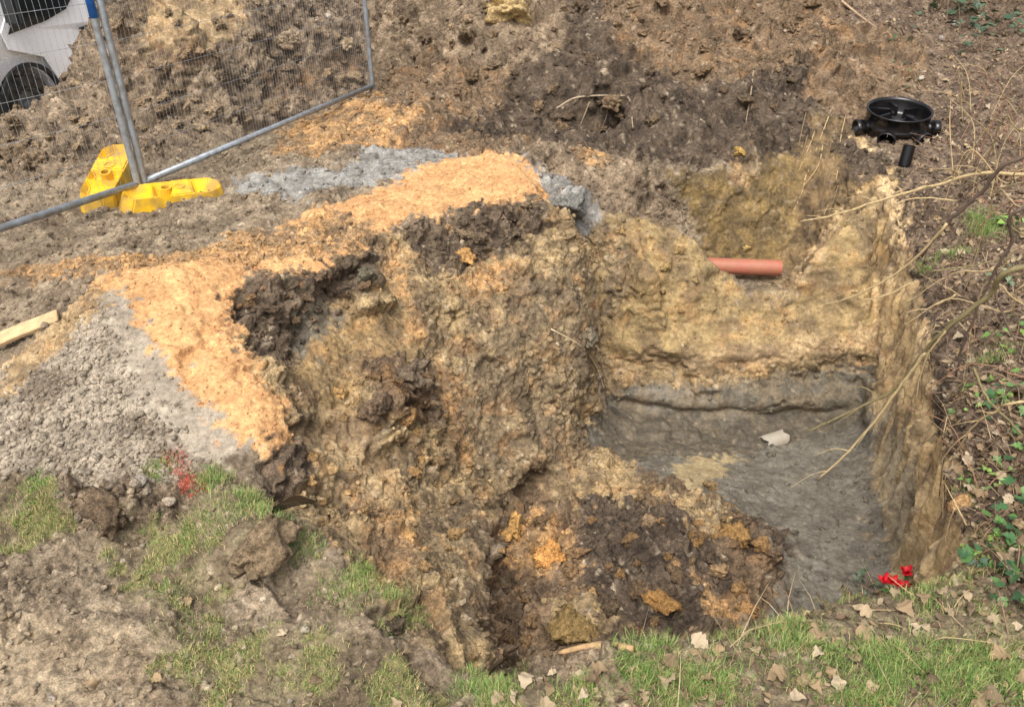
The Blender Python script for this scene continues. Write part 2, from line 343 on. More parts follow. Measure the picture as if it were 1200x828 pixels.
POLY = [
    ('M', 0, [(-300, 150), (1500, 150), (1500, 1200), (-300, 1200)]),
    ('K', 1, [(-300, -300), (470, -300), (470, 90), (440, 108), (170, 195), (0, 215), (-300, 260)]),
    ('T', 1, [(170, -50), (260, -50), (290, 30), (230, 62), (165, 52)]),
    ('B', 1, [(150, 62), (230, 50), (255, 66), (225, 84), (160, 86)]),
    ('B', 1, [(300, 90), (420, 60), (440, 80), (330, 120)]),
    ('K', 1, [(470, -300), (700, -300), (690, 40), (640, 90), (560, 70), (440, 110)]),
    ('D', 1, [(700, -300), (1020, -300), (985, 60), (955, 120), (945, 180), (870, 190), (800, 196), (740, 176), (640, 168), (560, 180), (480, 168), (500, 120), (600, 80), (660, 60)]),
    ('B', 1, [(700, -60), (1010, -60), (985, 40), (900, 90), (800, 100), (720, 60)]),
    ('D', 1, [(860, 100), (950, 70), (955, 120), (945, 180), (860, 190)]),
    ('B', 1, [(500, 60), (600, 80), (580, 130), (520, 150), (450, 150), (430, 112)]),
    ('U', 0, [(330, 150), (430, 112), (500, 135), (470, 170), (380, 185), (320, 180)]),
    ('B', 0, [(470, 150), (560, 160), (640, 172), (560, 184), (470, 176)]),
    ('W', 0, [(262, 216), (340, 205), (400, 180), (540, 174), (548, 190), (470, 214), (410, 217), (350, 234), (285, 230)]),
    ('M', 0, [(340, 200), (400, 178), (440, 182), (380, 205)]),
    ('U', 0, [(0, 318), (70, 305), (200, 300), (300, 268), (320, 285), (250, 305), (130, 322), (0, 330)]),
    ('C', 3, [(125, 322), (150, 355), (200, 430), (290, 528), (250, 548), (140, 585), (90, 600), (0, 575), (-150, 560), (-100, 480), (0, 432), (60, 390)]),
    ('T', 3, [(122, 325), (140, 345), (60, 420), (0, 470), (0, 432), (60, 388)]),
    ('Z', 3, [(125, 322), (150, 355), (200, 430), (290, 528), (250, 548), (215, 535), (165, 470), (135, 400), (118, 350)]),
    ('S', 2, [(120, 324), (170, 316), (230, 305), (300, 285), (340, 258), (400, 236), (440, 222), (520, 186), (610, 184), (628, 212), (645, 238), (560, 244), (470, 260), (440, 280), (430, 298), (372, 320), (300, 318), (279, 334), (272, 372), (300, 430), (342, 472), (345, 505), (318, 540), (285, 522), (240, 475), (200, 430), (150, 360)]),
    ('U', 2, [(262, 303), (335, 268), (395, 246), (440, 258), (425, 285), (370, 306), (300, 314)]),
    ('E', 0, [(100, 605), (240, 570), (330, 600), (370, 640), (290, 665), (250, 720), (150, 705)]),
    ('E', 0, [(360, 670), (440, 672), (500, 735), (420, 735)]),
    ('E', 0, [(180, 735), (420, 740), (520, 800), (530, 900), (230, 900)]),
    ('E', 0, [(-50, 570), (70, 560), (80, 620), (0, 655), (-50, 650)]),
    ('F', 0, [(-50, 715), (180, 740), (190, 840), (-50, 840)]),
    ('K', 0, [(80, 575), (160, 565), (230, 590), (200, 620), (80, 620)]),
    # pit: the spur
    ('O', 4, [(279, 334), (372, 320), (440, 278), (560, 244), (645, 238), (700, 275), (712, 350), (700, 480), (662, 560), (595, 590), (568, 640), (562, 790), (530, 785), (430, 680), (340, 600), (310, 560), (342, 500), (330, 470), (300, 430), (272, 380)]),
    ('X', 4, [(279, 334), (372, 321), (436, 288), (442, 330), (400, 352), (365, 395), (335, 435), (318, 440), (280, 390)]),
    ('H', 4, [(340, 368), (392, 346), (404, 372), (395, 405), (350, 422)]),
    ('X', 4, [(455, 272), (560, 246), (625, 232), (650, 262), (600, 285), (560, 312), (505, 322), (485, 300)]),
    ('X', 4, [(315, 530), (350, 500), (365, 540), (350, 590), (320, 600), (300, 560)]),
    ('P', 4, [(545, 390), (600, 340), (690, 290), (700, 360), (690, 470), (660, 540), (600, 560), (560, 560), (520, 480)]),
    ('N', 4, [(380, 392), (405, 372), (470, 370), (490, 410), (470, 430), (420, 445), (400, 470), (350, 470), (335, 440), (360, 418)]),
    ('B', 4, [(430, 430), (520, 425), (525, 470), (500, 505), (440, 485)]),
    ('U', 4, [(440, 288), (462, 295), (480, 335), (505, 385), (505, 400), (480, 400), (472, 350), (448, 325)]),
    ('U', 4, [(545, 315), (605, 300), (600, 345), (545, 355)]),
    ('U', 4, [(505, 415), (530, 430), (545, 490), (560, 560), (540, 545), (520, 480)]),
    ('T', 4, [(380, 470), (430, 490), (470, 560), (450, 600), (380, 580), (350, 530)]),
    ('U', 4, [(410, 575), (470, 600), (490, 650), (480, 700), (430, 665)]),
    ('P', 4, [(490, 590), (560, 580), (566, 760), (530, 740)]),
    ('W', 4, [(612, 186), (660, 205), (702, 240), (700, 272), (668, 268), (640, 232)]),
    ('K', 4, [(560, 184), (640, 170), (765, 202), (805, 255), (770, 262), (705, 240), (660, 204), (612, 184)]),
    ('U', 4, [(670, 176), (715, 180), (710, 190), (680, 188)]),
    # pit: back wall
    ('Y', 4, [(705, 240), (770, 262), (830, 285), (870, 345), (905, 352), (950, 300), (990, 258), (1040, 210), (1030, 400), (850, 420), (710, 440), (700, 300)]),
    ('P', 4, [(700, 270), (730, 260), (740, 340), (710, 400)]),
    ('P', 4, [(900, 330), (940, 320), (940, 345), (900, 365)]),
    ('T', 4, [(705, 418), (800, 408), (1022, 384), (1022, 404), (900, 428), (800, 436), (710, 446)]),
    ('O', 4, [(705, 446), (800, 434), (900, 428), (1022, 404), (1022, 424), (900, 442), (780, 462), (705, 460)]),
    ('H', 4, [(705, 460), (800, 452), (880, 450), (1022, 426), (1022, 500), (860, 510), (710, 495)]),
    # pit: floor and tipped soil
    ('G', 4, [(690, 490), (860, 500), (1018, 484), (1052, 695), (1000, 720), (920, 740), (895, 705), (930, 640), (860, 600), (790, 560), (700, 560), (670, 545)]),
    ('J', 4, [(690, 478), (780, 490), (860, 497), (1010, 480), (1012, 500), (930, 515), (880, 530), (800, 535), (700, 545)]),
    ('I', 4, [(786, 542), (862, 530), (850, 556), (820, 578), (795, 580)]),
    ('B', 4, [(562, 620), (600, 585), (690, 520), (740, 545), (800, 565), (860, 598), (930, 640), (905, 720), (840, 745), (760, 752), (650, 770), (560, 785)]),
    ('O', 4, [(640, 560), (690, 520), (770, 560), (740, 600), (660, 600)]),
    ('O', 4, [(720, 560), (800, 575), (870, 600), (860, 640), (790, 610)]),
    ('U', 4, [(580, 635), (610, 608), (670, 615), (680, 660), (630, 668), (580, 655)]),
    ('D', 4, [(685, 585), (730, 580), (800, 610), (850, 670), (845, 735), (760, 750), (690, 710), (675, 640)]),
    ('D', 4, [(860, 600), (920, 625), (935, 650), (905, 670), (870, 645)]),
    ('U', 4, [(790, 655), (850, 705), (880, 725), (830, 735)]),
    ('O', 4, [(640, 700), (700, 690), (720, 740), (660, 765)]),
    # trench behind the ridge and cut right wall
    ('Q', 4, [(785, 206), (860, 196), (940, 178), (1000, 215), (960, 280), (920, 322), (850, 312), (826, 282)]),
    ('P', 4, [(850, 190), (900, 186), (880, 215), (850, 225)]),
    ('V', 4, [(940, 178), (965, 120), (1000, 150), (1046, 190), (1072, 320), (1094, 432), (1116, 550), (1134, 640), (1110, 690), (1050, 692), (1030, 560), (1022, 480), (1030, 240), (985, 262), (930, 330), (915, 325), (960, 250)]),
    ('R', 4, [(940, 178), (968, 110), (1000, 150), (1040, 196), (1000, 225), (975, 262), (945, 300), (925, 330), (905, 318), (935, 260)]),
    ('D', 4, [(975, 150), (1046, 185), (1040, 212), (1000, 222), (985, 190)]),
    ('T', 4, [(985, 258), (992, 262), (960, 305), (935, 342), (925, 338), (950, 300)]),
    ('Y', 4, [(992, 240), (1030, 210), (1028, 330), (985, 300)]),
    ('A', 4, [(1022, 480), (1048, 470), (1068, 560), (1080, 690), (1048, 695), (1025, 560)]),
    ('D', 4, [(1046, 190), (1075, 190), (1118, 420), (1112, 545), (1098, 500), (1092, 432), (1072, 320)]),
    # right bank and near lip
    ('L', 5, [(1020, -300), (1500, -300), (1500, 900), (1180, 900), (1134, 640), (1116, 540), (1105, 420), (1075, 300), (1055, 190), (1000, 150), (955, 120), (985, 60)]),
    ('B', 5, [(940, 20), (1080, 40), (1090, 100), (1000, 140), (955, 120)]),
    ('E', 0, [(545, 808), (640, 768), (760, 753), (920, 726), (1000, 696), (1108, 682), (1134, 642), (1190, 700), (1500, 800), (1500, 1200), (545, 1200)]),
    ('K', 0, [(620, 772), (720, 762), (730, 790), (630, 790)]),
]
def inpoly(x, y, poly):
    c = np.zeros(len(x), bool)
    for (x0, y0), (x1, y1) in zip(poly, poly[1:] + poly[:1]):
        if y0 == y1:
            continue
        c ^= ((y0 > y) != (y1 > y)) & (x < (x1 - x0) * (y - y0) / (y1 - y0) + x0)
    return c
gx, gy = np.meshgrid(np.arange(-160, 1370, 9.0), np.arange(-10, 860, 9.0))
gx, gy = gx.ravel(), gy.ravel()
keys = list(SOIL)
gs = np.full(len(gx), keys.index('M')); gr = np.zeros(len(gx), int)
for s_, r_, poly in POLY:
    m = inpoly(gx, gy, poly)
    gs[m] = keys.index(s_); gr[m] = r_
samp = []
for x, y, s_, r_ in zip(gx, gy, gs, gr):
    loc, nor = hit(BVo, x, y)
    if loc is not None and loc.y < 14:
        samp.append((loc, s_, r_))
for p, s_, r_ in [((-4.5, 2.5, 0), 'M', 0), ((-5, 8, 0), 'M', 0), ((5, 2, .05), 'L', 5), ((4, .5, 0), 'E', 0), ((-3, .5, 0), 'E', 0), ((0, .6, 0), 'E', 0), ((-9, 14, 0), 'E', 0), ((9, 14, 0), 'E', 0), ((0, 18, 0), 'E', 0),
                  ((0, 10, 1.3), 'K', 1), ((2.6, 9.4, 1.3), 'B', 1), ((-2.4, 9.8, 1.1), 'K', 1), ((.6, 1.95, -.6), 'O', 4), ((1.2, 2.05, -.6), 'O', 4), ((0.1, 1.87, -.5), 'O', 4), ((1.1, 5.55, -.44), 'Y', 4), ((1.5, 2.2, -.6), 'O', 4), ((.6, 2.0, -.8), 'B', 4), ((1.2, 2.2, -.95), 'H', 4)]:
    samp.append((Vector(p), keys.index(s_), r_))
kd = kdtree.KDTree(len(samp))
for i, (p, a, b) in enumerate(samp):
    kd.insert(p, i)
kd.balance()
print('samples', len(samp), round(time.time() - T0, 1))
warp = np.stack([fbm(V, .11, 3, 50 + k * 7, .6) for k in range(3)], 1) * .035
Q = V + warp * (.7 + .9 * sstep(5.5, 6.5, V[:, 1]) + .5 * sstep(-.4, .2, V[:, 2]))[:, None] + np.stack([fbm(V, .035, 2, 150 + k * 7, .7) for k in range(3)], 1) * .012 * (1 + np.linalg.norm(V - CAM, axis=1) / 6)[:, None]
find = kd.find
nn = np.array([find(q)[1] for q in Q.tolist()])
nn0 = nn.copy()
_, _, cid = worley(V, .026, 300)
jit = np.stack([np.sin(cid * 7919.1), np.sin(cid * 3571.7 + 1), np.sin(cid * 5233.3 + 2)], 1) * .08
sel = np.where((cid * 13.37) % 1 > .8)[0]
nn[sel] = [find(q)[1] for q in (V[sel] + jit[sel]).tolist()]
ss = np.array([s[1] for s in samp]); rr = np.array([s[2] for s in samp])
soil, regv = ss[nn], rr[nn0]
print('soil', round(time.time() - T0, 1))

# ------------------------------------------------------------------ relief
lump = np.array([SOIL[k][2] for k in keys])[soil]
crumb = np.array([SOIL[k][3] for k in keys])[soil]
isR = np.isin(soil, [keys.index('R')]).astype(float)
isV = np.isin(soil, [keys.index('V'), keys.index('R'), keys.index('A')]).astype(float)
isY = np.isin(soil, [keys.index(k) for k in 'YT']).astype(float)
att = laplace(np.stack([lump, crumb, isV, isY, isR], 1), F, 6)
lump, crumb, isV, isY, isR = att.T
FEAT = [(398, 338, .10, -.13), (535, 372, .05, -.06), (690, 392, .06, -.08), (640, 582, .13, -.2), (603, 604, .1, -.15), (625, 540, .1, .06), (690, 470, .08, .04), (700, 143, .17, -.45), (700, 108, .2, .14), (450, 718, .03, -.05), (482, 757, .03, -.06), (500, 785, .03, -.07), (514, 806, .03, -.07), (526, 828, .03, -.07), (330, 575, .1, -.1), (355, 385, .1, -.07), (300, 370, .06, -.05),
        (1100, 400, .07, -.07), (1085, 480, .06, -.07), (1095, 350, .07, -.06), (1100, 600, .05, -.06), (470, 438, .09, .08), (440, 480, .08, .08), (665, 235, .12, .09), (560, 268, .13, .06), (310, 640, .12, .10), (265, 600, .12, .04), (135, 595, .13, .08), (750, 215, .15, .05),
        (780, 620, .15, .07), (870, 640, .14, .07), (680, 640, .1, .05), (740, 700, .16, .06), (690, 720, .1, .05), (500, 470, .1, .04), (560, 470, .14, .05), (620, 400, .16, .05), (430, 330, .05, .06), (540, 176, .2, -.1), (940, 100, .25, -.08), (520, 815, .05, -.06), (495, 780, .04, -.05), (465, 735, .05, -.05),
        (840, 330, .08, -.03), (760, 330, .1, .04), (800, 300, .07, .03), (890, 625, .08, -.05), (905, 655, .08, .05), (330, 200, .25, .03), (450, 195, .2, .04), (60, 520, .15, .03), (370, 540, .08, .05), (400, 590, .08, -.04), (460, 640, .1, .05)]
N0 = vnormals(V, F)
PAINT = {p: hit(BVo, *p)[0] for p in ((203, 537), (212, 550), (225, 565))}
for px, py, r_, a_ in FEAT:
    loc, nor = hit(BVo, px, py)
    d2 = ((V - np.array(loc)) ** 2).sum(1) / (r_ * r_)
    V = V + N0 * (a_ * np.exp(-d2 * 1.3))[:, None]
near = sstep(14, 10, np.abs(V).max(1))
N = vnormals(V, F)
big = fbm(V, .42, 2, 1) * .028
def clods(scale, sd, gap):           # blocky clods with cracks between them, some missing
    f1, fe, idc = worley(V + warp * min(1, scale * 7), scale, sd)
    pres = sstep(.25, .6, idc)
    return (sstep(0, gap, fe) * (.4 + .6 * idc) + (.5 - f1) * .7) * pres, idc
c1_, id1 = clods(.17, 3, .30)
c2_, id2 = clods(.075, 4, .34)
c3_, id3 = clods(.034, 5, .4)
c4_, idh = clods(.017, 6, .5)
patchy = sstep(-.35, .3, fbm(V, .5, 2, 9))
shear = .15 + .85 * sstep(-.08, .32, fbm(V + 31, .38, 3, 77, .55))          # smeared smooth patches between broken ones
rid = -np.abs(fbm(V, .2, 4, 12, .6)) * .05 + .015
fine = fbm(V, .03, 3, 30, .7) * .011
R = big * np.clip(lump + .25, 0, 1.1) + lump * (patchy * (c1_ * .06 - .02) + shear * (c2_ * .034 + c3_ * .017) + (.25 + .75 * shear) * rid * .9 + .0)
R += np.minimum(lump, .8) * (.55 * facets(V + warp * .8, .26, 21) + .4 * facets(V + warp * .5, .11, 22)) + crumb * (c4_ * .007 + fine)
# excavator scrape marks on cut faces: grooves that run down the wall
qs = V * np.array([1, 1, .10]) * (1 - isR)[:, None] + isR[:, None] * V * np.array([1.0, .16, .16])
stri = fbm(qs, .06, 3, 40, .6) * .034 - np.abs(fbm(qs, .17, 3, 44)) * .055
R = R * (1 - .6 * isV) + isV * stri
# crumbling shelves on the back wall: thin beds that stand proud by turns
bw = sstep(.55, .75, V[:, 0]) * sstep(2.42, 2.25, V[:, 0]) * sstep(4.35, 4.5, V[:, 1]) * sstep(5.0, 4.9, V[:, 1])
zw = V[:, 2] + .03 * fbm(V * np.array([1, 1, 0]), .3, 2, 91)
V[:, 1] -= bw * (.035 * np.exp(-((zw + .70) / .06) ** 2) - .03 * np.exp(-((zw + .90) / .08) ** 2) - .08 * np.exp(-((zw + 1.12) / .05) ** 2))
qb = V * np.array([.35, .35, 1.0])
R += isY * (np.abs(fbm(qb, .10, 3, 48)) - .2) * .030
R *= near
V = V + N * R[:, None]
V = laplace(V, F, 1, .12)
print('relief', round(time.time() - T0, 1))

# ------------------------------------------------------------------ soil colour per vertex
c1 = np.array([lin(SOIL[k][0]) for k in keys])[soil]
c2 = np.array([lin(SOIL[k][1]) for k in keys])[soil]
mixn = sstep(-.28, .38, fbm(V, .13, 4, 60, .62))[:, None]
col = c1 * (1 - mixn) + c2 * mixn
stain = sstep(.18, .5, fbm(V * np.array([1, 1, 1.6]), .17, 4, 70, .6))[:, None] * np.isin(soil, [keys.index(k) for k in 'OPBYVTN'])[:, None]
rust = lin((184, 134, 78))
col = col * (1 - .25 * stain) + rust * .25 * stain
drk = sstep(.0, .42, fbm(V + 5, .21, 4, 80, .62))[:, None] * np.isin(soil, [keys.index(k) for k in 'OPBKMUCYNTEX'])[:, None]
col = col * (1 - .55 * drk) + lin((94, 79, 63)) * .55 * drk
_, _, idp = worley(V, .022, 8)
col *= (1 + .34 * (idp - .5) * np.clip(crumb, .2, 1))[:, None]          # every crumb has its own tone
_, _, idp2 = worley(V + warp, .07, 18)
col *= (1 + .22 * (idp2 - .5) * np.clip(lump, .1, 1))[:, None]
pale = (sstep(.965, .985, idh) * np.clip(crumb, 0, 1) * .55)[:, None]
col = col * (1 - pale) + lin((205, 186, 156)) * pale
band = sstep(-.25, .3, fbm(qs * .6 + 3, .045, 3, 90))[:, None] * (isV * (1 - .9 * isR))[:, None]
col = col * (1 - .4 * band) + lin((190, 158, 104)) * .4 * band
isE = np.isin(soil, [keys.index('E')])[:, None]
moss = sstep(-.05, .35, fbm(V, .16, 3, 200, .6))[:, None] * isE
col = col * (1 - .6 * moss) + lin((116, 118, 66)) * .6 * moss
isS = np.isin(soil, [keys.index('S')])[:, None]
damp = sstep(-.1, .45, fbm(V, .28, 4, 210, .6))[:, None] * isS
col = col * (1 - .35 * damp) + lin((176, 132, 86)) * .35 * damp
for px, py, r_ in ((203, 537, .035), (212, 550, .028), (225, 565, .042)):      # red marking paint sprayed on the ground
    loc = np.array(PAINT[(px, py)])
    k = np.exp(-((V - loc) ** 2).sum(1) / r_ ** 2 * 1.2) * sstep(-.25, .25, fbm(V, .03, 3, 320, .7)) * .8
    col = col * (1 - k[:, None]) + lin((186, 70, 58)) * k[:, None]
lum = col @ np.array([.3, .59, .11])
col = lum[:, None] + (col - lum[:, None]) * .95
col = np.clip(col * .92, .004, .9)
WET = laplace(np.isin(soil, [keys.index(k) for k in 'GJIH']).astype(float)[:, None], F, 4)[:, 0] * sstep(-.3, .25, fbm(V, .3, 3, 400))
C4 = np.concatenate([laplace(col, F, 1, .35), np.clip(crumb, .35, 1)[:, None] * (.65 + .35 * shear)[:, None]], 1).astype(np.float32)
NORM = vnormals(V, F)
bpy.data.objects.remove(BVo)

def soil_material(name, bump=.9, rough=.95, by_object=False):
    m = bpy.data.materials.new(name)
    m.use_nodes = True
    t = m.node_tree
    b = t.nodes['Principled BSDF']
    b.inputs['Roughness'].default_value = rough
    b.inputs['Specular IOR Level'].default_value = .25
    grit = None
    if by_object:
        src_col = t.nodes.new('ShaderNodeObjectInfo')
        src_col = type('S', (), {'outputs': [src_col.outputs['Color']]})
    else:
        src_col = t.nodes.new('ShaderNodeVertexColor'); src_col.layer_name = 'Col'
        grit = src_col.outputs['Alpha']
        wt = t.nodes.new('ShaderNodeAttribute'); wt.attribute_name = 'wet'
        mr = t.nodes.new('ShaderNodeMapRange'); mr.inputs[3].default_value = rough; mr.inputs[4].default_value = .42
        t.links.new(wt.outputs['Fac'], mr.inputs[0]); t.links.new(mr.outputs[0], b.inputs['Roughness'])
    L = t.links.new
    tc = t.nodes.new('ShaderNodeNewGeometry')
    def noise(sc, det, ro):
        n = t.nodes.new('ShaderNodeTexNoise'); n.inputs['Scale'].default_value = sc; n.inputs['Detail'].default_value = det; n.inputs['Roughness'].default_value = ro
        L(tc.outputs['Position'], n.inputs[0])
        return n.outputs[0]
    def rng_(src, a, b, c, d):
        r = t.nodes.new('ShaderNodeMapRange'); r.inputs[1].default_value = a; r.inputs[2].default_value = b; r.inputs[3].default_value = c; r.inputs[4].default_value = d
        L(src, r.inputs[0])
        return r.outputs[0]
    def math_(op, x, y):
        n = t.nodes.new('ShaderNodeMath'); n.operation = op
        for i, q in enumerate((x, y)):
            if isinstance(q, float):
                n.inputs[i].default_value = q
            else:
                L(q, n.inputs[i])
        return n.outputs[0]
    n1, n2, n3 = noise(45, 8, .72), noise(190, 5, .7), noise(11, 6, .65)
    vo = t.nodes.new('ShaderNodeTexVoronoi'); vo.inputs['Scale'].default_value = 75
    dis = t.nodes.new('ShaderNodeMix'); dis.data_type = 'VECTOR'; dis.inputs[0].default_value = .012
    nv = t.nodes.new('ShaderNodeTexNoise'); nv.inputs['Scale'].default_value = 60; L(tc.outputs['Position'], nv.inputs[0])
    L(tc.outputs['Position'], dis.inputs[4]); L(nv.outputs[1], dis.inputs[5]); L(dis.outputs[1], vo.inputs['Vector'])
    tone = math_('MULTIPLY', math_('MULTIPLY', rng_(n1, .38, .62, .55, 1.45), rng_(n2, .36, .64, .66, 1.34)), rng_(n3, .36, .64, .80, 1.20))
    mx = t.nodes.new('ShaderNodeMix'); mx.data_type = 'RGBA'; mx.blend_type = 'MULTIPLY'; mx.inputs[0].default_value = 1
    bp = t.nodes.new('ShaderNodeBump'); bp.inputs['Strength'].default_value = bump; bp.inputs['Distance'].default_value = .016
    L(src_col.outputs[0], mx.inputs[6]); L(tone, mx.inputs[7])
    L(mx.outputs[2], b.inputs['Base Color'])
    hgt = math_('ADD', math_('ADD', n1, math_('MULTIPLY', n2, .45)), math_('MULTIPLY', vo.outputs['Distance'], -.5))
    if grit is not None:
        L(math_('MULTIPLY', grit, bump), bp.inputs['Strength'])
        fl = t.nodes.new('ShaderNodeMix'); fl.data_type = 'FLOAT'; L(rng_(grit, .2, .8, .55, 1.0), fl.inputs[0]); fl.inputs[2].default_value = 1.0; L(tone, fl.inputs[3]); L(fl.outputs[0], mx.inputs[7])
    L(hgt, bp.inputs['Height']); L(bp.outputs[0], b.inputs['Normal'])
    return m
MSOIL = soil_material('soil')
def big_mesh(name, V, F, C, mat, N=None, wet=None):
    me = bpy.data.meshes.new(name)
    me.vertices.add(len(V)); me.vertices.foreach_set('co', np.ascontiguousarray(V, np.float32).ravel())
    me.loops.add(len(F) * 3); me.loops.foreach_set('vertex_index', np.ascontiguousarray(F, np.int32).ravel())
    me.polygons.add(len(F)); me.polygons.foreach_set('loop_start', np.arange(0, len(F) * 3, 3, dtype=np.int32))
    me.update(calc_edges=True)
    if C is not None:
        ca = me.color_attributes.new('Col', 'FLOAT_COLOR', 'POINT')
        ca.data.foreach_set('color', np.ascontiguousarray(C, np.float32).ravel())
    if wet is not None:
        wa = me.attributes.new('wet', 'FLOAT', 'POINT')
        wa.data.foreach_set('value', np.ascontiguousarray(wet, np.float32))
    me.polygons.foreach_set('use_smooth', np.ones(len(F), bool))
    if N is not None:
        me.normals_split_custom_set_from_vertices(N.tolist())
    me.materials.append(mat)
    o = bpy.data.objects.new(name, me)
    COL.objects.link(o)
    return o
# a face belongs to the region that two of its corners agree on
fr = np.where(regv[F[:, 1]] == regv[F[:, 2]], regv[F[:, 1]], regv[F[:, 0]])
REGLAB = {'ground': 'muddy trodden ground with thin grass round the excavation', 'spoil_heap': 'big brown heap of dug soil behind the fence and the pit', 'sand_track': 'bright orange strip of spread sand running down to the pit edge', 'gravel_heap': 'grey gravel ramp beside the orange sand', 'excavation': 'deep dug pit with ochre clay walls and grey clay floor', 'leafy_bank': 'bank covered in leaf litter along the pit side'}
GROUND = []
for k, nm in enumerate(REG):
    fs = F[fr == k]
    used, inv = np.unique(fs, return_inverse=True)
    o = big_mesh(nm, V[used], inv.reshape(-1, 3), C4[used], MSOIL, NORM[used], WET[used])
    o['kind'] = 'structure'; o['label'] = REGLAB[nm]; o['category'] = 'terrain'
    GROUND.append(o)
bpy.context.view_layer.update()
print('meshes', round(time.time() - T0, 1))
# ------------------------------------------------------------------ helpers: objects
DEPS = bpy.context.evaluated_depsgraph_get()
def G(px, py):                      # where a sight line meets the built ground
    ok, loc, nor, i, ob, mt = SC.ray_cast(DEPS, Vector(CAM), Vector(ray(px, py)).normalized())
    return (loc.copy(), nor.copy()) if ok else (Vector(at(px, py, 0)), Vector((0, 0, 1)))
def down(x, y, z=6):
    ok, loc, nor, i, ob, mt = SC.ray_cast(DEPS, Vector((x, y, z)), Vector((0, 0, -1)))
    return loc.z if ok else 0.0
def tag(o, label=None, cat=None, group=None, kind=None):
    for k, v in (('label', label), ('category', cat), ('group', group), ('kind', kind)):
        if v:
            o[k] = v
    return o
def obj(name, me, mat=None, parent=None):
    if mat is not None:
        me.materials.clear(); me.materials.append(mat)
    o = bpy.data.objects.new(name, me)
    COL.objects.link(o)
    if parent is not None:
        o.parent = parent
    return o
def empty(name, loc=(0, 0, 0), rot=(0, 0, 0)):
    o = bpy.data.objects.new(name, None)
    o.empty_display_size = .1
    COL.objects.link(o); o.location = loc; o.rotation_euler = rot
    return o
def mesh(name, vs, fs, smooth=False):
    me = bpy.data.meshes.new(name)
    me.from_pydata([tuple(v) for v in vs], [], fs)
    if smooth:
        me.polygons.foreach_set('use_smooth', [True] * len(me.polygons))
    me.update()
    return me
def bmesh_mesh(name, bm, smooth=False):
    bmesh.ops.recalc_face_normals(bm, faces=bm.faces)
    me = bpy.data.meshes.new(name)
    bm.to_mesh(me); bm.free()
    if smooth:
        me.polygons.foreach_set('use_smooth', [True] * len(me.polygons))
    return me
def tube_data(path, rad, seg=8, cap=True):
    path = [np.array(p, float) for p in path]
    n = len(path)
    rad = rad if hasattr(rad, '__len__') else [rad] * n
    vs, fs = [], []
    up = np.array([0.13, .21, .97])
    for i in range(n):
        t = path[min(i + 1, n - 1)] - path[max(i - 1, 0)]
        t = t / (np.linalg.norm(t) + 1e-9)
        a = np.cross(t, up)
        if np.linalg.norm(a) < .1:
            a = np.cross(t, np.array([1., 0, 0]))
        a /= np.linalg.norm(a); b = np.cross(t, a)
        for k in range(seg):
            w = 2 * math.pi * k / seg
            vs.append(path[i] + rad[i] * (a * math.cos(w) + b * math.sin(w)))
    for i in range(n - 1):
        for k in range(seg):
            k2 = (k + 1) % seg
            fs.append((i * seg + k, i * seg + k2, (i + 1) * seg + k2, (i + 1) * seg + k))
    if cap:
        fs.append(tuple(range(seg))[::-1]); fs.append(tuple((n - 1) * seg + k for k in range(seg)))
    return vs, fs
def tube(name, path, rad, mat, parent=None, seg=8, cap=True):
    vs, fs = tube_data(path, rad, seg, cap)
    return obj(name, mesh(name, vs, fs, True), mat, parent)
def join(parts):
    vs, fs = [], []
    for v, f in parts:
        o = len(vs)
        vs += list(v); fs += [tuple(i + o for i in q) for q in f]
    return vs, fs
def spline(pp, n=8):
    pp = [np.array(p, float) for p in pp]
    q = [2 * pp[0] - pp[1]] + pp + [2 * pp[-1] - pp[-2]]
    out = []
    for i in range(1, len(q) - 2):
        for k in range(n):
            t = k / n
            out.append(.5 * ((2 * q[i]) + (q[i + 1] - q[i - 1]) * t + (2 * q[i - 1] - 5 * q[i] + 4 * q[i + 1] - q[i + 2]) * t * t + (3 * q[i] - q[i - 1] - 3 * q[i + 1] + q[i + 2]) * t ** 3))
    out.append(pp[-1])
    return out
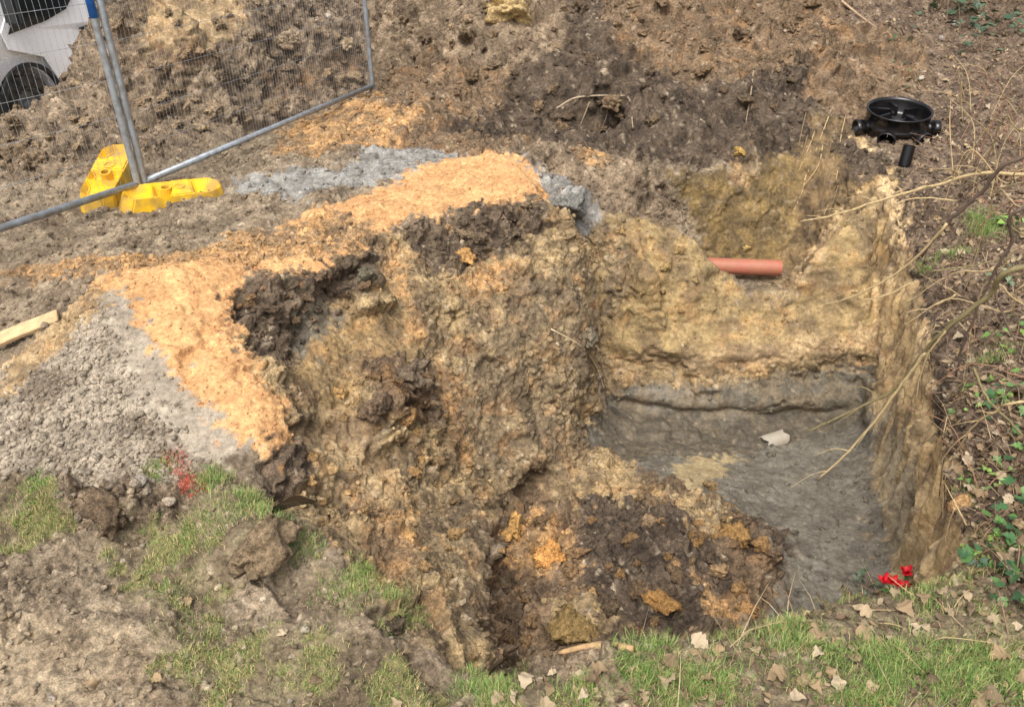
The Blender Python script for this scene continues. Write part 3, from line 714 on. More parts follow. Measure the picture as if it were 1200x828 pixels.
def material(name, c, rough=.6, metal=0., vary=.25, scale=30., bump=.2, dist=.004, spec=.5, dirt=None, dirt_amt=.0, coat=0.):
    m = bpy.data.materials.new(name)
    m.use_nodes = True
    t = m.node_tree; b = t.nodes['Principled BSDF']; L = t.links.new
    b.inputs['Roughness'].default_value = rough; b.inputs['Metallic'].default_value = metal; b.inputs['Specular IOR Level'].default_value = spec
    b.inputs['Coat Weight'].default_value = coat
    tc = t.nodes.new('ShaderNodeTexCoord')
    n1 = t.nodes.new('ShaderNodeTexNoise'); n1.inputs['Scale'].default_value = scale; n1.inputs['Detail'].default_value = 6; n1.inputs['Roughness'].default_value = .65
    L(tc.outputs['Object'], n1.inputs[0])
    r = t.nodes.new('ShaderNodeMapRange'); r.inputs[1].default_value = .3; r.inputs[2].default_value = .7; r.inputs[3].default_value = 1 - vary; r.inputs[4].default_value = 1 + vary
    L(n1.outputs[0], r.inputs[0])
    mx = t.nodes.new('ShaderNodeMix'); mx.data_type = 'RGBA'; mx.blend_type = 'MULTIPLY'; mx.inputs[0].default_value = 1
    L(r.outputs[0], mx.inputs[7])
    if c == 'object':
        oi = t.nodes.new('ShaderNodeObjectInfo'); L(oi.outputs['Color'], mx.inputs[6])
    elif c == 'vertex':
        a = t.nodes.new('ShaderNodeVertexColor'); a.layer_name = 'Col'; L(a.outputs[0], mx.inputs[6])
    else:
        mx.inputs[6].default_value = (*lin(c), 1)
    out = mx.outputs[2]
    if dirt:
        n2 = t.nodes.new('ShaderNodeTexNoise'); n2.inputs['Scale'].default_value = scale * .35; n2.inputs['Detail'].default_value = 8
        L(tc.outputs['Object'], n2.inputs[0])
        r2 = t.nodes.new('ShaderNodeMapRange'); r2.inputs[1].default_value = .40; r2.inputs[2].default_value = .62; r2.inputs[4].default_value = dirt_amt
        L(n2.outputs[0], r2.inputs[0])
        m2 = t.nodes.new('ShaderNodeMix'); m2.data_type = 'RGBA'; L(r2.outputs[0], m2.inputs[0]); L(out, m2.inputs[6]); m2.inputs[7].default_value = (*lin(dirt), 1)
        out = m2.outputs[2]
    L(out, b.inputs['Base Color'])
    if bump:
        bp = t.nodes.new('ShaderNodeBump'); bp.inputs['Strength'].default_value = bump; bp.inputs['Distance'].default_value = dist
        L(n1.outputs[0], bp.inputs['Height']); L(bp.outputs[0], b.inputs['Normal'])
    return m
MUD = (128, 106, 80)
M_galv = material('galvanised_steel', (170, 178, 184), .42, .55, .15, 60, .05, .002, dirt=(120, 112, 100), dirt_amt=.5)
M_blue = material('blue_plastic', (30, 105, 190), .5)
M_yellow = material('yellow_plastic', (232, 184, 30), .55, 0, .14, 22, .15, dirt=(146, 118, 72), dirt_amt=.75)
M_white = material('white_van_paint', (247, 249, 252), .3, 0, .02, 3, 0, coat=.6, dirt=(205, 200, 190), dirt_amt=.15)
M_glass = material('dark_glass', (22, 26, 28), .08, 0, .1, 4, 0, spec=.7)
M_trim = material('black_trim', (34, 36, 38), .6)
M_tyre = material('tyre_rubber', (32, 32, 32), .85, 0, .2, 40, .3, dirt=(96, 86, 72), dirt_amt=.5)
M_alloy = material('steel_rim', (120, 124, 128), .45, .6, .1, 20, 0)
M_black = material('glossy_black_plastic', (15, 15, 17), .22, 0, .15, 20, .05, .002, spec=.5, dirt=(70, 62, 52), dirt_amt=.12)
M_pipe = material('terracotta_pipe', (164, 96, 78), .5, 0, .12, 25, .05, .002, dirt=(150, 112, 80), dirt_amt=.4)
M_greypipe = material('pale_grey_pipe', (158, 150, 136), .6, 0, .12, 30, .1, dirt=(140, 126, 104), dirt_amt=.5)
M_wood = material('weathered_wood', (182, 154, 114), .8, 0, .3, 22, .5, .004)
M_stick = material('dry_stick', (170, 138, 98), .85, 0, .3, 45, .5, .003)
M_bark = material('twig_bark', 'object', .8, 0, .3, 60, .4, .003)
M_clod = soil_material('clod_soil', 1.0, .95, True)
M_leaf = material('dry_leaf', 'object', .75, 0, .25, 40, .3, .003)
M_ivy = material('ivy_leaf', 'object', .42, 0, .25, 30, .2, .003)
M_grass = material('grass_blade', 'vertex', .7, 0, .2, 50, 0)
M_crumb = material('crumb_soil', 'vertex', .95, 0, .3, 120, .5, .004, spec=.2)
M_petal = material('red_petal', (206, 26, 40), .55, 0, .15, 60, .1)
rnd = random.Random(11)
rng = np.random.default_rng(5)

# ------------------------------------------------------------------ white van beyond the spoil heap
VAN = empty('parked_van', (-5.487, 9.934, -.80), (0, 0, 4.4103))
tag(VAN, 'white van parked beyond the wire fence, half hidden by the heap', 'van')
Y0 = .0                              # the visible side lies on local y = 0, the body extends to y = -1.96
def vy(z):
    return -max(0, z - 1.25) * .10
prof = [(.96, .30), (1.0, .78), (.93, 1.0), (.78, 1.12), (.30, 1.28), (-.50, 2.18), (-.80, 2.36), (-1.2, 2.44), (-3.9, 2.46), (-4.02, 2.3), (-4.08, .9), (-4.08, .34)]
bm = bmesh.new()
for side in (0, 1):
    vs = [bm.verts.new((x, (vy(z) if not side else -1.96 - vy(z)) - (.10 if x > .9 else 0) * (1 if not side else -1), z)) for x, z in prof]
    if side == 0:
        A = vs
    else:
        B = vs
bm.faces.new(A); bm.faces.new(B[::-1])
for i in range(len(prof)):
    j = (i + 1) % len(prof)
    bm.faces.new((A[i], A[j], B[j], B[i]))
bmesh.ops.bisect_plane(bm, geom=bm.verts[:] + bm.edges[:] + bm.faces[:], plane_co=(0, 0, 1.25), plane_no=(0, 0, 1))
bmesh.ops.bevel(bm, geom=[e for e in bm.edges if len(e.link_faces) == 2 and e.calc_face_angle(0) > .5 and abs(e.verts[0].co.y - e.verts[1].co.y) < .3], offset=.05, segments=3, affect='EDGES')
body = obj('body', bmesh_mesh('body', bm), M_white, VAN)
bm = bmesh.new()
bmesh.ops.create_cone(bm, cap_ends=True, segments=32, radius1=.41, radius2=.41, depth=.9, matrix=Matrix.Translation((0, 0, .38)) @ Matrix.Rotation(math.pi / 2, 4, 'X'))
bmesh.ops.create_cone(bm, cap_ends=True, segments=32, radius1=.41, radius2=.41, depth=.9, matrix=Matrix.Translation((-3.2, 0, .38)) @ Matrix.Rotation(math.pi / 2, 4, 'X'))
cut = obj('cutter', bmesh_mesh('cutter', bm), M_trim)
cut.matrix_world = Matrix.Translation(VAN.location) @ Matrix.Rotation(4.4103, 4, 'Z')
md = body.modifiers.new('arch', 'BOOLEAN'); md.object = cut; md.operation = 'DIFFERENCE'; md.solver = 'EXACT'
bpy.context.view_layer.update()
dg = bpy.context.evaluated_depsgraph_get()
nm = bpy.data.meshes.new_from_object(body.evaluated_get(dg))
body.modifiers.clear(); body.data = nm
bpy.data.objects.remove(cut)
def plate(name, poly, off, th, mat, parent, hole=None):     # a panel that follows the van's side
    bm = bmesh.new()
    f = bm.faces.new([bm.verts.new((x, vy(z) + off, z)) for x, z in poly])
    r = bmesh.ops.extrude_face_region(bm, geom=[f])
    for v in r['geom']:
        if isinstance(v, bmesh.types.BMVert):
            v.co.y += th
    bmesh.ops.bevel(bm, geom=[e for e in bm.edges if abs(e.verts[0].co.y - e.verts[1].co.y) < .006 + .1 * abs(e.verts[0].co.z - e.verts[1].co.z)], offset=.003, segments=1, affect='EDGES')
    return obj(name, bmesh_mesh(name, bm), mat, parent)
door = plate('door', [(-.47, .48), (-1.12, .48), (-1.12, 2.06), (-.58, 2.06), (.20, 1.18), (.16, 1.0), (-.30, .84)], -.004, .018, M_white, VAN)
plate('window', [(.12, 1.15), (-.45, 1.21), (-.80, 1.29), (-.97, 1.42), (-1.0, 1.60), (-1.0, 1.96), (-.62, 1.96)], .0145, .008, M_glass, door)
plate('handle', [(-.92, 1.03), (-1.06, 1.04), (-1.06, 1.075), (-.92, 1.065)], .0145, .03, M_trim, door)
plate('side_window', [(-1.30, 1.36), (-2.5, 1.36), (-2.5, 1.98), (-1.30, 1.98)], -.003, .014, M_glass, VAN)
plate('sill_trim', [(-.45, .34), (-2.75, .34), (-2.75, .46), (-.47, .46)], -.002, .03, M_trim, VAN)
plate('bumper', [(.98, .29), (.99, .60), (.44, .60), (.43, .29)], -.06, .10, M_trim, VAN)
ws = mesh('windscreen', [(.27, -.10, 1.325), (.27, -1.86, 1.325), (-.47, -1.78, 2.165), (-.47, -.18, 2.165), (.285, -.10, 1.34), (.285, -1.86, 1.34), (-.455, -1.78, 2.18), (-.455, -.18, 2.18)],
          [(0, 1, 2, 3), (7, 6, 5, 4), (0, 4, 5, 1), (1, 5, 6, 2), (2, 6, 7, 3), (3, 7, 4, 0)])
obj('windscreen', ws, M_glass, VAN)
bm = bmesh.new(); bmesh.ops.create_cube(bm, size=1, matrix=Matrix.Translation((.12, .16, 1.42)) @ Matrix.Diagonal((.09, .22, .34, 1)))
bmesh.ops.bevel(bm, geom=bm.edges[:], offset=.03, segments=2, affect='EDGES')
obj('wing_mirror', bmesh_mesh('wing_mirror', bm), M_trim, VAN)
bm = bmesh.new(); bmesh.ops.create_cube(bm, size=1, matrix=Matrix.Translation((.84, -.10, .98)) @ Matrix.Diagonal((.3, .12, .18, 1)))
bmesh.ops.bevel(bm, geom=bm.edges[:], offset=.03, segments=2, affect='EDGES')
obj('headlight', bmesh_mesh('headlight', bm), M_greypipe, VAN)
va, fa = [], []
for k in range(17):
    w = math.radians(-20 + 220 * k / 16)
    for rr_, yy in ((.405, -.02), (.405, .022), (.45, .022), (.45, -.02)):
        va.append((rr_ * math.cos(w), yy, .38 + rr_ * math.sin(w)))
for k in range(16):
    for q in range(4):
        fa.append((k * 4 + q, k * 4 + (q + 1) % 4, k * 4 + 4 + (q + 1) % 4, k * 4 + 4 + q))
obj('wheel_arch', mesh('wheel_arch', va, fa), M_trim, VAN)
for wx in (0, -3.2):
    wh = empty('wheel', (wx, -.14, .34)); wh.parent = VAN
    prof_t = [(-.11, .22), (-.115, .29), (-.09, .335), (0, .345), (.09, .335), (.115, .29), (.11, .22)]
    vs, fs = [], []
    for k in range(32):
        w = 2 * math.pi * k / 32
        vs += [(r_ * math.cos(w), y_, r_ * math.sin(w)) for y_, r_ in prof_t]
    m_ = len(prof_t)
    for k in range(32):
        k2 = (k + 1) % 32
        fs += [(k * m_ + i, k * m_ + i + 1, k2 * m_ + i + 1, k2 * m_ + i) for i in range(m_ - 1)]
    obj('tyre', mesh('tyre', vs, fs, True), M_tyre, wh)
    vs, fs = [], []
    prf = [(.10, .215), (.09, .2), (.03, .17), (.03, .09), (.07, .07), (.07, .0)]
    for k in range(32):
        w = 2 * math.pi * k / 32
        vs += [((r_ * (1 - .06 * (k % 4 == 0))) * math.cos(w), y_, r_ * math.sin(w)) for y_, r_ in prf]
    m_ = len(prf)
    for k in range(32):
        k2 = (k + 1) % 32
        fs += [(k * m_ + i, k * m_ + i + 1, k2 * m_ + i + 1, k2 * m_ + i) for i in range(m_ - 1)]
    obj('rim', mesh('rim', vs, fs), M_alloy, wh)

# ------------------------------------------------------------------ wire fence panels on their rails
J = np.array(at(166, 214, .25)); R_ = np.array(at(438, 100, .2)); L_ = np.array(at(0, 268, .25))
u = (L_ - J); u /= np.linalg.norm(u); L_ = J + u * 3.45
def fence_panel(a, b, lean, label, blue=False):
    a, b = np.array(a), np.array(b)
    root = empty('wire_fence', tuple(a))
    tag(root, label, 'fence', 'temporary fence panels')
    w = b - a
    t = w / np.linalg.norm(w)
    h = np.array([lean[0], lean[1], 1.9])
    o = t * .024
    tube('bottom_rail', [o, w - o], .021, M_galv, root, 10)
    tube('top_rail', [o + h, w - o + h], .021, M_galv, root, 10)
    for p in (o, w - o):
        tube('post', [p + np.array([0, 0, -.2]), p, p + h * .5, p + h + np.array([0, 0, .03])], .021, M_galv, root, 10)
    wires = []
    nv = 92
    for k in range(1, nv):
        p = o + (w - 2 * o) * k / nv
        wires.append(tube_data([p, p + h], .0010, 4, False))
    for k in range(1, 9):
        p = h * k / 9
        bend = np.array([0, 0, 0])
        wires.append(tube_data([o + p, w - o + p], .0013, 4, False))
    tag(obj('wire_mesh', mesh('wire_mesh', *join(wires)), M_galv, root), kind='stuff')
    if blue:
        s0 = o + h * .515
        tube('blue_sleeve', [s0, s0 + h * .25], .0245, M_blue, root, 10)
    return root
fence_panel(J, R_, (-.02, -.05), 'galvanised wire fence panel running back to the foot of the spoil heap')
fence_panel(J - np.array([.005, .0, 0]), L_, (-.05, -.03), 'galvanised wire fence panel with blue sleeve, in front of the white van', True)

# ------------------------------------------------------------------ yellow fence feet
def foot_block(base, yaw, tilt, label):
    Lb, Wb, Hb = .66, .235, .135
    bm = bmesh.new()
    bmesh.ops.create_cube(bm, size=1, matrix=Matrix.Translation((0, 0, Hb / 2)) @ Matrix.Diagonal((Lb, Wb, Hb, 1)))
    for v in bm.verts:
        if v.co.z > Hb * .6:
            v.co.x *= .86; v.co.y *= .86
    # corner chamfers of the plan
    bmesh.ops.bevel(bm, geom=[e for e in bm.edges if abs(e.verts[0].co.z - e.verts[1].co.z) > .05], offset=.055, segments=1, affect='EDGES')
    bmesh.ops.subdivide_edges(bm, edges=[e for e in bm.edges if abs(e.verts[0].co.x - e.verts[1].co.x) > .3], cuts=3)
    root = empty('ballast_block', tuple(base), (tilt[0], tilt[1], yaw))
    tag(root, label, 'ballast block', 'yellow fence blocks')
    top = [f for f in bm.faces if f.normal.z > .9 and f.calc_center_median().z > Hb * .9]
    top.sort(key=lambda f: f.calc_center_median().x)
    for f in (top[0], top[-1], top[1] if len(top) > 3 else top[0]):
        if not f.is_valid:
            continue
        r = bmesh.ops.inset_individual(bm, faces=[f], thickness=.034)
        bmesh.ops.translate(bm, verts=list(f.verts), vec=(0, 0, -.05))
    sharp = [e for e in bm.edges if len(e.link_faces) == 2 and e.calc_face_angle(0) > .35]
    bmesh.ops.bevel(bm, geom=sharp, offset=.008, segments=2, affect='EDGES')
    obj('block', bmesh_mesh('block', bm), M_yellow, root)
    for sx in (-.04, .04):
        vs, fs = [], []
        for k in range(16):
            w_ = 2 * math.pi * k / 16
            for r_, z_ in ((.034, Hb - .05), (.034, Hb + .006), (.025, Hb + .006), (.025, Hb - .05)):
                vs.append((sx + r_ * math.cos(w_), r_ * math.sin(w_), z_))
        for k in range(16):
            for q in range(4):
                fs.append((k * 4 + q, k * 4 + (q + 1) % 4, ((k + 1) % 16) * 4 + (q + 1) % 4, ((k + 1) % 16) * 4 + q))
        obj('post_socket', mesh('post_socket', vs, fs), M_yellow, root)
    return root
pa, pb = np.array(at(110, 252, .1)), np.array(at(158, 210, .1))
d_ = pb - pa
foot_block((*((pa + pb) / 2)[:2], down(*((pa + pb) / 2)[:2]) + .05), math.atan2(d_[1], d_[0]), (.06, -.30), 'scuffed yellow ballast block with hollow top, behind the fence joint')
pa, pb = np.array(at(162, 252, .1)), np.array(at(240, 241, .1))
d_ = pb - pa
foot_block((*((pa + pb) / 2 + np.array([.0, .06, 0]))[:2], down(*((pa + pb) / 2)[:2]) - .055), math.atan2(d_[1], d_[0]), (.16, .03), 'yellow ballast block lying sunk in the mud, touching the other block')

# ------------------------------------------------------------------ black inspection chamber base on the bank
c_, n_ = G(1061, 163)
CH = empty('inspection_chamber', (c_.x, c_.y + .22, down(c_.x, c_.y + .22) - .022), (math.radians(8), math.radians(-3), math.radians(10)))
CH.scale = (.86, .86, .74)
tag(CH, 'black plastic drain chamber base with pipe sockets, sitting on the bank', 'drain chamber')
def lathe(prf, seg=40):
    vs, fs = [], []
    m_ = len(prf)
    for k in range(seg):
        w_ = 2 * math.pi * k / seg
        vs += [(r_ * math.cos(w_), r_ * math.sin(w_), z_) for r_, z_ in prf]
    for k in range(seg):
        k2 = (k + 1) % seg
        fs += [(k * m_ + i, k2 * m_ + i, k2 * m_ + i + 1, k * m_ + i + 1) for i in range(m_ - 1)]
    return vs, fs
shell = lathe([(.05, .012), (.24, .012), (.262, .03), (.262, .10), (.275, .11), (.275, .13), (.268, .14), (.27, .255), (.279, .258), (.28, .272), (.274, .276), (.262, .272), (.256, .25), (.25, .14), (.235, .12), (.22, .11), (.05, .10), (.05, .012)])
obj('shell', mesh('shell', *shell, True), M_black, CH)
for k, ang in enumerate((172, 228, 282, 338, 75)):
    w_ = math.radians(ang)
    d = np.array([math.cos(w_), math.sin(w_), 0])
    vs, fs = [], []
    side_ = np.array([-d[1], d[0], 0])
    prf = [(.20, .062), (.27, .062), (.30, .064), (.30, .076), (.36, .078), (.365, .074), (.365, .066), (.25, .060), (.20, .056)]
    for q in range(20):
        a_ = 2 * math.pi * q / 20
        for s_, r_ in prf:
            vs.append(d * s_ + side_ * r_ * math.cos(a_) + np.array([0, 0, .095 + r_ * math.sin(a_)]))
    m_ = len(prf)
    for q in range(20):
        q2 = (q + 1) % 20
        fs += [(q * m_ + i, q2 * m_ + i, q2 * m_ + i + 1, q * m_ + i + 1) for i in range(m_ - 1)]
    obj('pipe_socket', mesh('pipe_socket', vs, fs, True), M_black, CH)
for ang, z_ in ((20, .15), (75, .16), (130, .15), (182, .14), (300, .13)):
    w_ = math.radians(ang)
    bm = bmesh.new()
    bmesh.ops.create_cube(bm, size=1, matrix=Matrix.Rotation(w_, 4, 'Z') @ Matrix.Translation((.165, 0, z_ + .035)) @ Matrix.Rotation(.2, 4, 'Y') @ Matrix.Diagonal((.19, .03, .10, 1)))
    bmesh.ops.bevel(bm, geom=bm.edges[:], offset=.006, segments=2, affect='EDGES')
    obj('channel_rib', bmesh_mesh('channel_rib', bm), M_black, CH)

# ------------------------------------------------------------------ pipes, planks and scraps
def pipe(name, a, b, ro, ri, mat, label, cat, seg=28):
    a, b = np.array(a), np.array(b)
    root = empty(name, tuple(a))
    w = b - a
    o1, f1_ = tube_data([np.zeros(3), w], ro, seg, False)
    i1, f2_ = tube_data([np.zeros(3), w], ri, seg, False)
    vs, fs = join([(o1, f1_), (i1, [q[::-1] for q in f2_])])
    n2 = len(o1)
    for e in (0, seg):
        for k in range(seg):
            k2 = (k + 1) % seg
            fs.append((e + k, e + k2, n2 + e + k2, n2 + e + k))
    me = mesh(name, vs, fs, False)
    bpy.data.objects.remove(root)
    o = obj(name, me, mat)
    o.location = tuple(a)
    tag(o, label, cat)
    return o
pA, pB = at_y(826, 311, 5.48), at_y(914, 314, 5.48)
pipe('drain_pipe', pA, pB, .056, .050, M_pipe, 'short terracotta drain pipe poking out in the notch of the pit wall', 'pipe')
q_, n_ = G(1063, 196)
pipe('pipe_offcut', np.array(q_) + [-.03, .0, -.22], np.array(q_) + [.01, .06, .14], .042, .031, M_black, 'black pipe offcut standing in the cut edge below the drain chamber', 'pipe')
# broken half-round piece of pale pipe on the pit floor
q_, n_ = G(907, 515)
vs, fs = [], []
for i in range(7):
    L2 = .15 * (i / 6 - .5)
    for k in range(11):
        w_ = math.radians(15 + 150 * k / 10)
        e_ = (.012 * math.sin(k * 1.1 + i) + .004 * math.sin(k * 3.7)) if i in (0, 6) else 0
        for r_ in (.058, .05):
            vs.append((L2 + e_, r_ * math.cos(w_), r_ * math.sin(w_)))
for i in range(6):
    for k in range(10):
        a_ = (i * 11 + k) * 2; b_ = a_ + 22
        fs += [(a_, a_ + 2, b_ + 2, b_), (a_ + 1, b_ + 1, b_ + 3, a_ + 3)]
for i in range(6):
    for k in (0, 10):
        a_ = (i * 11 + k) * 2
        fs.append((a_, a_ + 22, a_ + 23, a_ + 1))
for k in range(10):
    for i in (0, 6):
        a_ = (i * 11 + k) * 2
        fs.append((a_, a_ + 1, a_ + 3, a_ + 2))
sh = obj('pipe_shard', mesh('pipe_shard', vs, fs), M_greypipe)
sh.location = q_ + Vector((0, 0, -.015)); sh.rotation_euler = (.15, -.1, .35)
tag(sh, 'pale broken half round pipe piece on the grey pit floor', 'pipe piece')
# plank half buried behind the gravel
a_, b_ = np.array(G(-60, 425)[0]), np.array(G(70, 374)[0])
w = b_ - a_
bm = bmesh.new()
bmesh.ops.create_cube(bm, size=1, matrix=Matrix.Diagonal((np.linalg.norm(w), .075, .024, 1)))
bmesh.ops.subdivide_edges(bm, edges=[e for e in bm.edges if abs(e.verts[0].co.x - e.verts[1].co.x) > .3], cuts=8)
for v in bm.verts:
    v.co.z += .006 * math.sin(v.co.x * 5); v.co.y += .003 * math.sin(v.co.x * 23)
bmesh.ops.bevel(bm, geom=[e for e in bm.edges if len(e.link_faces) == 2 and e.calc_face_angle(0) > .7], offset=.004, segments=1, affect='EDGES')
pl = obj('plank', bmesh_mesh('plank', bm), M_wood)
pl.location = Vector((a_ + b_) / 2) + Vector((0, 0, .015)); pl.rotation_euler = (.35, -math.asin(w[2] / np.linalg.norm(w)), math.atan2(w[1], w[0]))
tag(pl, 'weathered pale wooden plank half buried behind the gravel ramp', 'plank')
# flat stick on the near lip
a_, b_ = np.array(G(655, 768)[0]), np.array(G(742, 764)[0])
pth = spline([a_ + [0, 0, .014], (a_ * .5 + b_ * .5) + [0, .01, .025], b_ + [0, 0, .016]], 6)
st = tube('flat_stick', pth, [.006, .008, .009, .009, .01, .01, .012, .013, .013, .014, .013, .012, .009], M_stick, None, 7)
tag(st, 'flat dry stick lying along the grassy near edge of the pit', 'stick')
# black plastic strip under the turf edge
a_, b_ = np.array(G(322, 603)[0]), np.array(G(370, 594)[0])
w = b_ - a_
vs, fs = [], []
for i in range(9):
    t = i / 8
    p = a_ + w * t + np.array([0, 0, .02 + .022 * math.sin(math.pi * t)])
    wd = .024 * (.35 + math.sin(math.pi * min(1, t + .12)))
    for sy, sz in ((-1, .006), (0, .016), (1, .004), (1, -.002), (0, .009), (-1, 0)):
        vs.append(p + np.array([.15 * sy * wd, sy * wd, sz]))
for i in range(8):
    for k in range(6):
        k2 = (k + 1) % 6
        fs.append((i * 6 + k, i * 6 + k2, i * 6 + 6 + k2, i * 6 + 6 + k))
fs += [tuple(range(6)), tuple(48 + k for k in range(6))[::-1]]
bs = obj('plastic_strip', mesh('plastic_strip', vs, fs, True), M_black)
tag(bs, 'curved black plastic strip sticking out under the turf edge', 'plastic scrap')
# ------------------------------------------------------------------ clods, stones
def noisy_ico(name, sub, amp, seed, flat=1.0, facet=0., rough=0.):
    bm = bmesh.new()
    bmesh.ops.create_icosphere(bm, subdivisions=sub, radius=1)
    P = np.array([v.co[:] for v in bm.verts])
    r = 1 + fbm(P + seed * 9.1, .9, 3, seed, .6) * amp
    r2 = np.random.default_rng(seed)
    for _ in range(int(facet)):                     # broken flat sides
        d = r2.normal(size=3); d /= np.linalg.norm(d)
        h = r2.uniform(.55, .85)
        k = (P @ d) * r
        r = np.where(k > h, r * h / np.maximum(k, 1e-6), r)
    if rough:
        f1_, fe_, id_ = worley(P + fbm(P, .3, 2, seed)[:, None] * .2, .42, seed)
        r = r * (1 + rough * (sstep(0, .3, fe_) * (.3 + id_) - .5) + rough * .8 * fbm(P, .22, 3, seed + 5, .65))
    for v, s in zip(bm.verts, r):
        v.co *= float(s)
        v.co.z *= flat
    me = bmesh_mesh(name, bm, True)
    return me
CLOD = [noisy_ico('soil_clod', 4, .75, 20 + k, .75, 3, .16) for k in range(6)]
STONE = [noisy_ico('stone', 2, .35, 40 + k, .7, 8) for k in range(6)]
for m in CLOD + STONE:
    m.materials.append(M_clod)
def put(mesh_, name, loc, nor, s, color, label, cat, group=None, sink=.3, own=.5):
    o = bpy.data.objects.new(name, mesh_)
    COL.objects.link(o)
    sx, sy, sz = s * rnd.uniform(.8, 1.25), s * rnd.uniform(.75, 1.1), s * rnd.uniform(.75, 1.1)
    o.scale = (sx, sy, sz)
    o.rotation_euler = (rnd.uniform(-.5, .5), rnd.uniform(-.5, .5), rnd.uniform(0, 6.28))
    o.location = Vector(loc) + Vector(nor) * s * (.55 - sink)
    j = rnd.uniform(.85, 1.12)
    near_ = int(np.argmin(((V - np.array(loc)) ** 2).sum(1)))
    c = (lin(color) * own + C4[near_, :3] * (1 - own)) * j
    o.color = (*[float(min(.9, x)) for x in c], 1)
    tag(o, label, cat, group)
    return o
def pixel_scatter(n, poly, mind):                   # spots spread over a stretch of ground, seen as a polygon of sight lines
    xs = [p[0] for p in poly]; ys = [p[1] for p in poly]
    out = []
    tries = 0
    while len(out) < n and tries < n * 60:
        tries += 1
        x, y = rnd.uniform(min(xs), max(xs)), rnd.uniform(min(ys), max(ys))
        if not inpoly(np.array([x]), np.array([y]), poly)[0]:
            continue
        if any((x - a) ** 2 + (y - b) ** 2 < mind ** 2 for a, b in out):
            continue
        out.append((x, y))
    return [G(x, y) for x, y in out]
# single lumps that stand out
for px, py, s, c, lab in [(600, 12, .20, (186, 160, 112), 'big yellow clay boulder on the crest of the spoil heap'),
                          (335, 48, .14, (168, 146, 118), 'broad flat grey brown clod on the heap seen through the wire fence'),
                          (599, 620, .075, (206, 160, 96), 'round orange clay lump among the tipped soil at the spur foot'),
                          (648, 655, .07, (204, 148, 84), 'bright orange crumbly lump in the tipped soil'),
                          (860, 625, .075, (150, 116, 70), 'ochre clod next to the dark pile on the pit floor'),
                          (775, 705, .07, (172, 130, 76), 'ochre lump on the dark tipped soil slab'),
                          (668, 735, .10, (140, 116, 72), 'olive clay lump at the pit edge below the flat stick'),
                          (478, 436, .085, (112, 96, 78), 'brown slab clod on the spur face'),
                          (440, 478, .085, (120, 100, 80), 'lower brown slab clod wedged in the spur face'),
                          (690, 395, .06, (120, 110, 92), 'grey clod caught in the corner beside the spur'),
                          (668, 240, .10, (132, 130, 122), 'blue grey clay block at the end of the sand'),
                          (430, 322, .05, (118, 112, 92), 'mossy grey clod at the sand rim'),
                          (135, 598, .085, (110, 92, 72), 'dark rooty soil lump below the gravel'),
                          (312, 640, .085, (132, 112, 88), 'upturned sod with bare brown side and grass round it'),
                          (463, 735, .035, (66, 54, 44), 'dark crumbly clod in the crack on the near grass'),
                          (875, 290, .035, (208, 178, 116), 'small pale clay lump resting behind the terracotta pipe'),
                          (868, 178, .04, (196, 160, 92), 'yellow clay lump under the dark bank'),
                          (545, 300, .05, (196, 150, 92), 'orange sandy lump below the dark rim'),
                          (835, 572, .05, (140, 116, 80), 'brown clod at the edge of the tan floor patch')]:
    l, n_ = G(px, py)
    put(rnd.choice(CLOD), 'soil_clod', l, n_, s, c, lab, 'clod', None, .42, .9)
